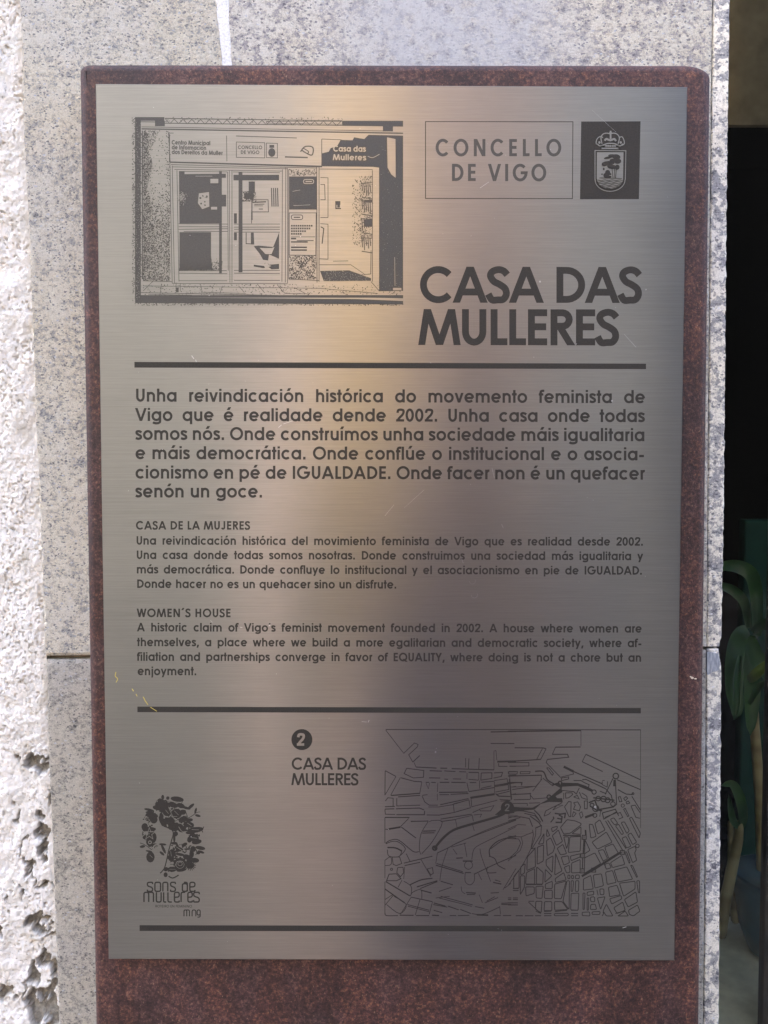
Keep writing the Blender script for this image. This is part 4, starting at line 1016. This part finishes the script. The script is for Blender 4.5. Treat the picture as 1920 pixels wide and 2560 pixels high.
sh.build('map_route', M_ETCH, plq)
sh = Sheet(3.2e-4)
x_, y_ = Z(950, 1810, 4.88)([(1555, 1020)])[0]
text(sh, '2', x_ - 6.5, y_ + 9, x_ + 8, y_ + 9, size=25, w=.13, mode='x', sx=.95)
sh.build('map_number', M_STEEL, plq)
for cx, cy in ((500, 890), (637, 722)):
    sh = Sheet(3.2e-4); sh.stroke(K2([(cx, cy - 14), (cx, cy + 14)]), 2.2); sh.build('map_marker', M_STEEL, plq)

# ------------------------------------------------------------------ etched picture of the shop front
K = Z(320, 280, 2.37)
sh = Sheet()
def r(x0, y0, x1, y1): sh.poly(K([(x0, y0), (x1, y0), (x1, y1), (x0, y1)]))
def ln(p, w=1.7, cl=False): sh.stroke(K(p), w, cl)
# roof edge and frame
r(42, 30, 215, 52); r(42, 30, 76, 1130); r(160, 52, 218, 84); r(1270, 52, 1630, 82); r(1510, 82, 1570, 115)
ln("218,38 1270,52", 2.2); ln("76,58 218,60", 2); ln("218,66 1630,84", 2.2); ln("80,100 1630,126", 3.2); ln("80,88 1510,112", 1.6)
xs_ = list(range(222, 1265, 26)); ln([(x_, 42 + (x_ - 222) * .013 + (26 if i % 2 else 0)) for i, x_ in enumerate(xs_)], 1.5)
ln("820,55 1270,58 1270,72 820,66", 1.3, True)
ln("85,110 85,990", 2.4); ln("95,120 95,980", 1.2); ln("44,30 44,1130", 1.6); ln("240,120 250,300", 1.6); ln("240,125 270,125", 1.5)
r(42, 1085, 1630, 1100); sh.poly(K("42,1098 1350,1108 1630,1120 1630,1140 700,1135 42,1132"))
ln("75,1070 1630,1102", 1.6); ln("90,1000 260,1005", 1.4); ln("90,1060 150,1000", 1.3)
# sign band
ln("246,130 246,295 1145,320", 1.7); ln("584,140 586,292", 1.5); ln("250,298 1150,325", 2.4); ln("255,312 1120,332", 1.6)
ln("640,142 1000,154", 1.9); ln("642,178 810,182 810,272 642,268", 1.6, True); ln("820,184 885,186 885,272 820,270", 1.6, True)
for t, y_, x1_ in (("Centro Municipal", 192, 487), ("de Información", 221, 463), ("dos Dereitos da Muller", 249, 560)):
    a, c = K([(260, y_)])[0], K([(x1_, y_ + (x1_ - 260) * .022)])[0]
    text(sh, t, a[0], a[1], c[0], c[1], size=14.5, w=.15, mode='scale')
for t, xa, y_, xb in (("CONCELLO", 652, 219, 795), ("DE VIGO", 668, 248, 778)):
    a, c = K([(xa, y_)])[0], K([(xb, y_ + 1)])[0]; text(sh, t, a[0], a[1], c[0], c[1], size=11.8, w=.15, mode='scale')
sh.ell(*K([(852, 240)])[0], 9, 11, 0, 14); r(838, 195, 866, 212)
ln(cat([(1022, 235), (1050, 205), (1095, 210), (1090, 255), (1050, 240), (1030, 225)]), 3); ln("930,266 1065,270", 3.2); ln(cat([(1040, 215), (1070, 235), (1060, 250)]), 2.4)
# dark sign and right side
sh.poly(K("1148,245 1190,235 1200,215 1240,200 1260,165 1330,168 1340,150 1400,160 1425,135 1630,140 1630,1060 1490,1062 1490,330 1450,325 1145,322"))
ln("1148,160 1148,322", 1.8); ln("1148,160 1265,165", 1.7)
# doors
for p in ("262,318 275,1015", "248,300 262,1015", "945,332 945,1015", "600,345 604,1010", "616,345 616,1010", "935,330 932,1010", "915,340 912,1005", "290,345 302,1005", "275,340 912,350", "262,325 945,336", "302,352 590,355", "622,355 900,360", "590,355 594,940", "262,1015 945,1018", "300,1000 588,1000", "628,998 900,998",
          "300,940 585,940", "300,955 588,958", "628,938 900,938", "628,955 900,958", "300,662 590,664", "300,680 590,680", "330,708 590,708", "300,695 590,692", "628,664 900,664", "628,682 900,682", "628,712 900,712", "628,695 900,695"): ln(p, 1.5)
sh.poly(K("302,350 335,350 335,368 555,366 555,660 305,660")); r(305, 712, 492, 935); sh.poly(K("492,850 500,935 305,938 305,850"))
r(540, 350, 556, 955); r(655, 355, 678, 950); r(556, 490, 582, 560); r(625, 372, 895, 405); r(556, 366, 580, 390)
r(688, 480, 745, 515); r(715, 412, 752, 480); ln("735,520 830,520 832,592 735,592", 1.8, True); ln("738,535 818,532", 3); ln("748,548 808,546", 1.8); ln("748,556 800,556", 1.4); ln("775,575 800,575", 2); ln("735,410 732,660", 1.7); r(730, 590, 738, 640)
for x_ in (850, 862, 874, 886): ln([(x_, 430 + (x_ % 3) * 20), (x_ + 3, 560)], 2.6)
ln("700,715 700,780 745,782 742,715", 2.2); r(728, 715, 745, 785); r(628, 600, 645, 660); r(628, 715, 645, 760)
# office chair
sh.poly(K("745,795 770,792 860,800 885,740 895,712 895,870 850,850 835,845 830,880 800,875 780,840")); sh.poly(K("745,905 800,912 820,885 835,905 895,900 895,930 850,932 835,920 800,925 745,915"))
# side panel
r(955, 382, 1118, 578); ln("952,340 952,990", 1.6); ln("1118,325 1120,1010", 1.8); ln("952,990 1130,998", 1.6); ln("1132,322 1132,1005", 1.8); ln("955,598 1115,598 1112,850 955,848", 1.7, True)
ln(rp([(968, 610), (1035, 610), (1035, 637), (968, 637)], 12, True), 1.8, True); ln("982,624 1020,624", 2.6)
for y_, xe in ((674, 1085), (690, 1072), (706, 1050), (722, 1022)): 
    for q in range(966, xe, 13): ln([(q, y_), (q + 10, y_)], 4.2)
ln("966,740 1108,740", 1.4); ln("966,750 996,750", 3.8); ln("1000,762 1100,762", 1.8); ln("966,770 1065,770", 3.2); ln("966,802 1060,802", 3.6); ln("966,818 1060,818", 3.6)
# doorway
ln("1135,338 1450,340", 1.6); ln("1140,388 1185,390 1185,625 1140,625", 1.6); ln("1140,662 1185,665 1185,872 1135,870", 1.6); ln("1140,430 1165,430 1168,520 1140,520", 1.8); ln("1142,680 1160,690 1150,780", 2.6); r(1228, 528, 1258, 550); ln("1232,530 1232,572 1262,572", 3)
r(1240, 548, 1256, 566); ln("1215,884 1305,882", 1.5); ln("1135,905 1320,905 1400,960", 1.3); sh.poly(K("1138,942 1310,938 1440,985 1440,1000 1160,1002")); ln("1448,345 1448,1005", 1.7); ln("1490,330 1490,1062", 2); ln("1440,1005 1490,1062", 1.5); ln("1440,820 1438,960 1380,965", 1.8)
for y_ in (420, 520, 630, 740):
    for q in range(5): ln([(1385 + q * 12, y_ + rng.integers(-10, 10)), (1390 + q * 12, y_ + 40 + rng.integers(0, 40))], 2.4)
    ln([(1380, y_ + 5), (1448, y_ + rng.integers(-15, 15))], 2); ln([(1385, y_ + 85), (1448, y_ + 95)], 2.4)
r(1400, 635, 1446, 680); r(1400, 520, 1446, 536)
for y_ in (500, 560, 590, 400): ln([(1345, y_), (1360, y_ + 20)], 1.8)
# pavement slabs
for p in ("90,1030 1140,1045", "200,1018 190,1080", "430,1022 440,1068", "545,1075 560,1030", "655,1030 690,1070", "765,1018 810,1072", "885,1025 930,1075", "930,1075 1080,1078", "985,1040 1050,1075", "430,1068 700,1075", "120,1080 380,1085", "285,1010 285,1070", "310,1015 310,1060", "1140,1045 1480,1075"): ln(p, 1.3)
r(285, 1040, 300, 1068)
shop = sh.build('shopfront_picture', M_GREY, plq)
# stipple of the etched photograph
st = []
def stip(n_, x0, x1, y0, y1, dens, r0=.5, r1=1.25):
    for _ in range(n_):
        x_, y_ = rng.uniform(x0, x1), rng.uniform(y0, y1)
        if rng.random() < dens(x_, y_):
            q = K([(x_, y_)])[0]; st.append((q[0], q[1], rng.uniform(r0, r1)))
stip(5200, 90, 250, 110, 1000, lambda x_, y_: (1 if x_ < 130 + 14 * math.sin(y_ / 40) else (.75 * max(0, min(1, (y_ - 420) / 260)) * (1 - .25 * (x_ - 130) / 120) + .06 + (.6 if y_ < 230 and x_ < 190 - (y_ - 110) * .5 else 0) + (.25 if x_ > 225 else 0))))
stip(700, 24, 60, 35, 1130, lambda x_, y_: .8)
stip(500, 75, 110, 120, 1000, lambda x_, y_: .6)
stip(900, 300, 560, 870, 940, lambda x_, y_: .6 * (y_ - 860) / 70)
stip(1500, 955, 1115, 852, 990, lambda x_, y_: .42 + .3 * math.sin(x_ / 14) * math.cos(y_ / 17), .5, 1.3)
stip(260, 955, 1115, 340, 378, lambda x_, y_: .5)
stip(1200, 80, 1620, 1020, 1085, lambda x_, y_: .35)
stip(500, 1330, 1380, 400, 800, lambda x_, y_: .3)
stip(700, 1370, 1450, 380, 780, lambda x_, y_: .6)
stip(700, 42, 1630, 1130, 1146, lambda x_, y_: .7)
stip(300, 400, 490, 470, 580, lambda x_, y_: .5)
stip(250, 220, 1270, 30, 60, lambda x_, y_: .5)
stip(260, 300, 330, 480, 530, lambda x_, y_: .4)
stip(400, 680, 760, 470, 530, lambda x_, y_: .5)
sh = Sheet(); sh.quads(st); o = sh.build('picture_stipple', M_GREY, plq); o['kind'] = 'stuff'
# bright bits standing in the dark etched areas
sh = Sheet(2.4e-4)
for t, xa, y_, xb in (("Casa das", 1217, 234, 1408), ("Mulleres", 1215, 285, 1410)):
    a, c = K([(xa, y_)])[0], K([(xb, y_ + 2)])[0]; text(sh, t, a[0], a[1], c[0], c[1], size=20, w=.15, mode='scale')
sh.poly(K("1535,150 1585,160 1586,390 1560,370 1538,330")); r(488, 396, 535, 422); r(492, 562, 528, 578)
sh.poly(K("420,482 480,474 482,560 440,576 414,540")); ln(rp([(1040, 400), (1100, 400), (1100, 424), (1040, 424)], 12, True), 2.0, True); ln("1052,412 1090,412", 2.6)
ln("975,470 1020,462", 1); ln("980,555 1080,550", 1); sh.poly(K("820,880 832,905 850,912 830,920 818,935 808,915 795,908 812,900")); ln("1580,860 1582,1030", 1.2); ln(cat([(1420, 262), (1450, 270), (1490, 250)]), 1.6)
sh.poly(K("780,805 850,806 868,800 850,842 815,842")); r(1570, 1042, 1620, 1056); ln("76,72 160,72", 4.4); ln("400,380 500,380", 1)
sh.build('picture_highlights', M_STEEL, plq)['kind'] = 'stuff'
sp_ = []
for _ in range(260):
    x_, y_ = rng.uniform(1495, 1628), rng.uniform(150, 1060); q = K([(x_, y_)])[0]
    if rng.random() < .35 or y_ > 1000: sp_.append((q[0], q[1], rng.uniform(.3, .6)))
for _ in range(160):
    q = K([(rng.uniform(1160, 1420), rng.uniform(940, 1000))])[0]; sp_.append((q[0], q[1], .5))
for _ in range(130):
    q = K([(rng.normal(318, 14), rng.normal(505, 16))])[0]; sp_.append((q[0], q[1], .7))
for _ in range(200):
    q = K([(rng.uniform(48, 76), rng.uniform(60, 1120))])[0]; sp_.append((q[0], q[1], .6))
sh = Sheet(2.6e-4); sh.quads(sp_); o = sh.build('picture_flecks', M_STEEL, plq); o['kind'] = 'stuff'
sh = Sheet(5.2e-4)
for _ in range(9):
    a = K([(rng.uniform(422, 476), rng.uniform(482, 566))])[0]; sh.ell(a[0], a[1], rng.uniform(1, 3), rng.uniform(1, 2.6), rng.uniform(0, 90), 7)
sh.build('picture_details', M_GREY, plq)

# scratches, dust and paint flecks on the plate
M_SCR = plain('bare_scratch', (.36, .355, .345), .6)
M_YEL = plain('yellow_paint', (.55, .45, .10), .6)
sh = Sheet(5.6e-4)
for p, w_ in (([(479, 889), (485, 897)], 1.8), ([(489, 899), (491, 905)], 1.5), ([(696, 1069), (704, 1062)], 1.2), ([(708, 1060), (732, 1052)], 1.1), ([(904, 1804), (917, 1805)], 1.3), ([(920, 1806), (923, 1800)], 1.9), ([(672, 1565), (676, 1562)], 2.8), ([(600, 1568), (606, 1569)], 1.8), ([(526, 1551), (531, 1556)], 1.0),
              ([(320, 1228), (322, 1226)], 1), ([(1480, 275), (1540, 330)], .35), ([(1200, 470), (1222, 455)], 1.0), ([(1560, 835), (1590, 868)], .8), ([(1230, 1170), (1236, 1195)], .8), ([(1254, 1310), (1258, 1320)], .8), ([(1154, 1396), (1158, 1408)], 1), ([(1556, 2320), (1566, 2317)], 1.3), ([(962, 1290), (985, 1262)], .7), ([(1010, 1270), (1060, 1225)], .5)):
    sh.stroke(p, w_)
for cx, cy, r_ in ((1181, 1452, 8), (1186, 1487, 8)): sh.stroke([(cx + r_ * math.cos(R(a)), cy + r_ * math.sin(R(a))) for a in range(-20, 190, 20)], .5)
for _ in range(70):
    sh.ell(rng.uniform(290, 1670), rng.uniform(240, 2370), rng.uniform(.5, 1.3), rng.uniform(.5, 1.2), 0, 6)
for p in ((1089, 1880, 2.2), (1350, 704, 2.2), (1615, 724, 1.6), (1530, 1002, 2), (1487, 2240, 1), (1091, 1871, 1), (1488, 2017, 3)): sh.ell(p[0], p[1], p[2], p[2] * 1.2, 0, 8)
sh.build('scratch_marks', M_SCR, plq)['kind'] = 'stuff'
sh = Sheet(5.8e-4)
for p, w_ in ((cat([(290, 1680), (288, 1690), (294, 1697), (290, 1706)]), 1.8), ([(330, 1722), (334, 1728)], 2), ([(340, 1735), (343, 1741)], 1.6), ([(358, 1742), (363, 1752), (370, 1762)], 1.8), ([(376, 1768), (392, 1778)], 1.4)):
    sh.stroke(p, w_)
sh.build('paint_fleck', M_YEL, plq)
# bird-lime fleck on the post
M_LIME = plain('pale_fleck', (.66, .58, .46), .8)
for cu, cv, a_, b_ in ((1731, 1695, 3.6, 2.6), (1739, 1697, 3.2, 1.6), (1727, 1692, 2, 1.6)):
    p = [P(cu + a_ * math.cos(t), cv + b_ * math.sin(t), YF - .0004) for t in np.linspace(0, 2 * math.pi, 9)[:-1]]
    o = prism('paint_spot', [(q.x, q.z) for q in p], YF - .0005, .0006, .0001, M_LIME); kids(o, ROOT_SIGN)

# ------------------------------------------------------------------ window and dark room to the right
M_FRAME = plain('dark_maroon_frame', (.030, .018, .018), .5)
M_DARK = plain('dark_wall_paint', (.006, .006, .006), .9, spec=0)
M_BROWN = plain('brown_blind_fabric', (.27, .195, .13), .9, spec=.1)
M_LEDGE = plain('beige_floor_tile', (.82, .78, .66), .7)
M_GLASS, n, b = mat('window_glass')
n.nodes.remove(b)
tr = n.nodes.new('ShaderNodeBsdfTransparent'); tr.inputs[0].default_value = (.86, .90, .88, 1)
gl = n.nodes.new('ShaderNodeBsdfGlossy'); gl.inputs['Roughness'].default_value = .03
fr = n.nodes.new('ShaderNodeFresnel'); fr.inputs[0].default_value = 1.24
mx = n.nodes.new('ShaderNodeMixShader')
n.links.new(fr.outputs[0], mx.inputs[0]); n.links.new(tr.outputs[0], mx.inputs[1]); n.links.new(gl.outputs[0], mx.inputs[2])
n.links.new(mx.outputs[0], n.nodes['Material Output'].inputs[0])
YW = .13
xe = P(1780, 1280, YG).x
win = empty('shop_window', (xe, YW, 0))
tag(win, 'dark shop window with clear glass to the right of the granite edge', 'window')
kids(box('glass_pane', xe - .02, 1.4, YW, YW + .004, .15, 2.4, M_GLASS), win)
xf = P(1915, 1280, YW + .024).x
kids(box('window_frame', xe - .03, 1.45, YW - .02, YW + .03, .02, .148, M_FRAME, .003), win)
o = box('frame_stile', xf, xf + .05, YW + .012, YW + .024, .15, 2.4, M_FRAME, .004); kids(o, win)
room = empty('shop_room', (.9, 1.2, 0)); room['kind'] = 'structure'
for nm, a in (('back_wall', (xe - .3, 2.4, 2.4, 2.5, 0, 2.6)), ('side_wall', (2.4, 2.5, .2, 2.5, 0, 2.6)), ('ceiling', (xe - .3, 2.5, .2, 2.5, 2.5, 2.6)), ('left_wall', (xe - .4, xe - .3, .2, 2.5, 0, 2.6))):
    o = kids(box(nm, *a, M_DARK), room)
o = kids(box('floor', xe - .3, 2.5, .16, 2.5, -.1, .002, plain('dark_floor', (.01, .01, .01), .7, spec=0)), room)
o = box('roller_blind', xe - .1, 1.3, .24, .246, P(1860, 312, .24).z, 2.45, M_BROWN); tag(o, 'brown roller blind drawn part way down behind the glass', 'blind')
zl_ = P(1860, 2345, .30).z
led = box('display_ledge', xe - .1, 1.5, .16, .345, zl_ - .04, zl_, M_LEDGE, .004); tag(led, 'beige tiled ledge behind the window glass', 'ledge')
# blue pot and plant
M_BLUE = plain('blue_glaze', (.03, .085, .13), .3)
M_CANE, n, b = mat('yellow_cane')
v = coords(n, (1, 1, 30)); f = noise_tex(n, v, 1.2, 2)
n.links.new(ramp(n, f, [(.35, (.16, .115, .045)), (.6, (.30, .235, .12))]), b.inputs['Base Color'])
M_LEAF, n, b = mat('strap_leaf')
v = coords(n); f = noise_tex(n, v, 30, 3)
n.links.new(ramp(n, f, [(.3, (.012, .055, .022)), (.7, (.035, .11, .018))]), b.inputs['Base Color'])
b.inputs['Roughness'].default_value = .4
M_LEAFY = plain('young_leaf', (.13, .20, .015), .45)
def lathe(name, prof, cx, cy, m, n_=40):
    V = []; Fs = []
    for r_, z_ in prof:
        V += [(cx + r_ * math.cos(2 * math.pi * i / n_), cy + r_ * math.sin(2 * math.pi * i / n_), z_) for i in range(n_)]
    for j in range(len(prof) - 1):
        for i in range(n_):
            k_ = (i + 1) % n_; Fs.append((j * n_ + i, j * n_ + k_, (j + 1) * n_ + k_, (j + 1) * n_ + i))
    me = bpy.data.meshes.new(name); me.from_pydata(V, [], Fs)
    for p in me.polygons: p.use_smooth = True
    return link(name, me, m)
DP = .27
pb = P(1893, 2345, DP)
pot_x = pb.x + .022
plant = empty('potted_plant', (pot_x, DP, zl_))
tag(plant, 'green strap leaved plant in a blue pot behind the window glass', 'plant')
pz = [P(1850, 2190, DP).z - zl_, 0]
hp = pz[0]
kids(lathe('plant_pot', [(.0, zl_ + .001), (.024, zl_ + .001), (.030, zl_ + .006), (.040, zl_ + hp * .4), (.046, zl_ + hp * .85), (.048, zl_ + hp), (.044, zl_ + hp + .002), (.041, zl_ + hp * .9), (0, zl_ + hp * .88)], pot_x, DP, M_BLUE), plant)
def cane(uv, rad, y=DP):
    pts = [(*P(u, v_, y + dy), r_) for (u, v_, dy), r_ in zip(uv, rad)]
    return skin_mesh('cane', pts, [(i, i + 1) for i in range(len(pts) - 1)], M_CANE)
kids(cane([(1800, 2350, -.02), (1812, 2260, -.01), (1832, 2160, 0), (1845, 2100, 0), (1850, 2050, 0)], [.0065, .0062, .006, .0056, .004], DP), plant)
kids(cane([(1838, 2310, .0), (1834, 2220, 0), (1828, 2160, .01), (1826, 2050, .02)], [.005, .0046, .0042, .003], DP + .01), plant)
def leaf(uv, wid, y0, y1, m=M_LEAF, fold=.25):
    pts = cat(uv, 6); k_ = len(pts); V = []; Fs = []
    for i, (u, v_) in enumerate(pts):
        t = i / (k_ - 1); y_ = y0 + (y1 - y0) * math.sin(t * math.pi * .5)
        a = Vector(pts[max(0, i - 1)]); c = Vector(pts[min(k_ - 1, i + 1)]); d = (c - a).normalized(); nn = Vector((-d.y, d.x))
        ww = wid * (math.sin(math.pi * min(1, .12 + t * .88)) ** .6) * (1 if t < .9 else (1 - t) * 9 + .05)
        for s_, dy in ((-1, 0), (0, .3 * fold * ww * .0003 + .003), (1, 0)):
            V.append(P(u + nn.x * ww * s_, v_ + nn.y * ww * s_, y_ + dy))
    for i in range(k_ - 1):
        for s_ in (0, 1):
            Fs.append((3 * i + s_, 3 * i + s_ + 1, 3 * i + s_ + 4, 3 * i + s_ + 3))
    me = bpy.data.meshes.new('leaf'); me.from_pydata([tuple(p) for p in V], [], Fs)
    for p in me.polygons: p.use_smooth = True
    kids(link('leaf', me, m), plant)
leaf([(1893, 1590), (1892, 1500), (1880, 1440), (1850, 1418), (1812, 1415), (1785, 1430)], 18, DP, DP - .05)
leaf([(1872, 1570), (1862, 1510), (1838, 1480), (1808, 1466), (1780, 1462)], 13, DP + .01, DP - .03)
leaf([(1870, 1575), (1850, 1590), (1838, 1640), (1836, 1720), (1842, 1770), (1836, 1800)], 24, DP + .01, DP - .04)
leaf([(1850, 1640), (1842, 1700), (1841, 1760), (1834, 1800)], 9, DP - .02, DP - .05)
leaf([(1870, 1700), (1885, 1690), (1905, 1670), (1925, 1650)], 14, DP, DP - .03, M_LEAFY)
leaf([(1872, 1760), (1900, 1715), (1930, 1705)], 9, DP, DP - .04)
leaf([(1880, 1580), (1910, 1560), (1950, 1540)], 12, DP, DP - .04)
leaf([(1875, 1590), (1890, 1640), (1930, 1700), (1960, 1790)], 20, DP + .02, DP - .02)
leaf([(1866, 1600), (1880, 1680), (1880, 1760), (1876, 1840)], 22, DP + .03, DP)
leaf([(1850, 2075), (1858, 2040), (1848, 1990), (1830, 1960), (1802, 1965)], 13, DP, DP - .03)
leaf([(1850, 2070), (1835, 2055), (1828, 2030), (1822, 1985)], 9, DP, DP - .03)
kids(cane([(1905, 2190, 0), (1900, 2000, .01), (1885, 1800, .01), (1876, 1590, 0)], [.006, .006, .0055, .005], DP + .03), plant)
kids(box('green_backdrop', P(1862, 1280, .60).x, P(1862, 1280, .60).x + .22, .60, .62, .45, 1.28, plain('green_board', (.008, .032, .024), .8, spec=.1), .003), room)
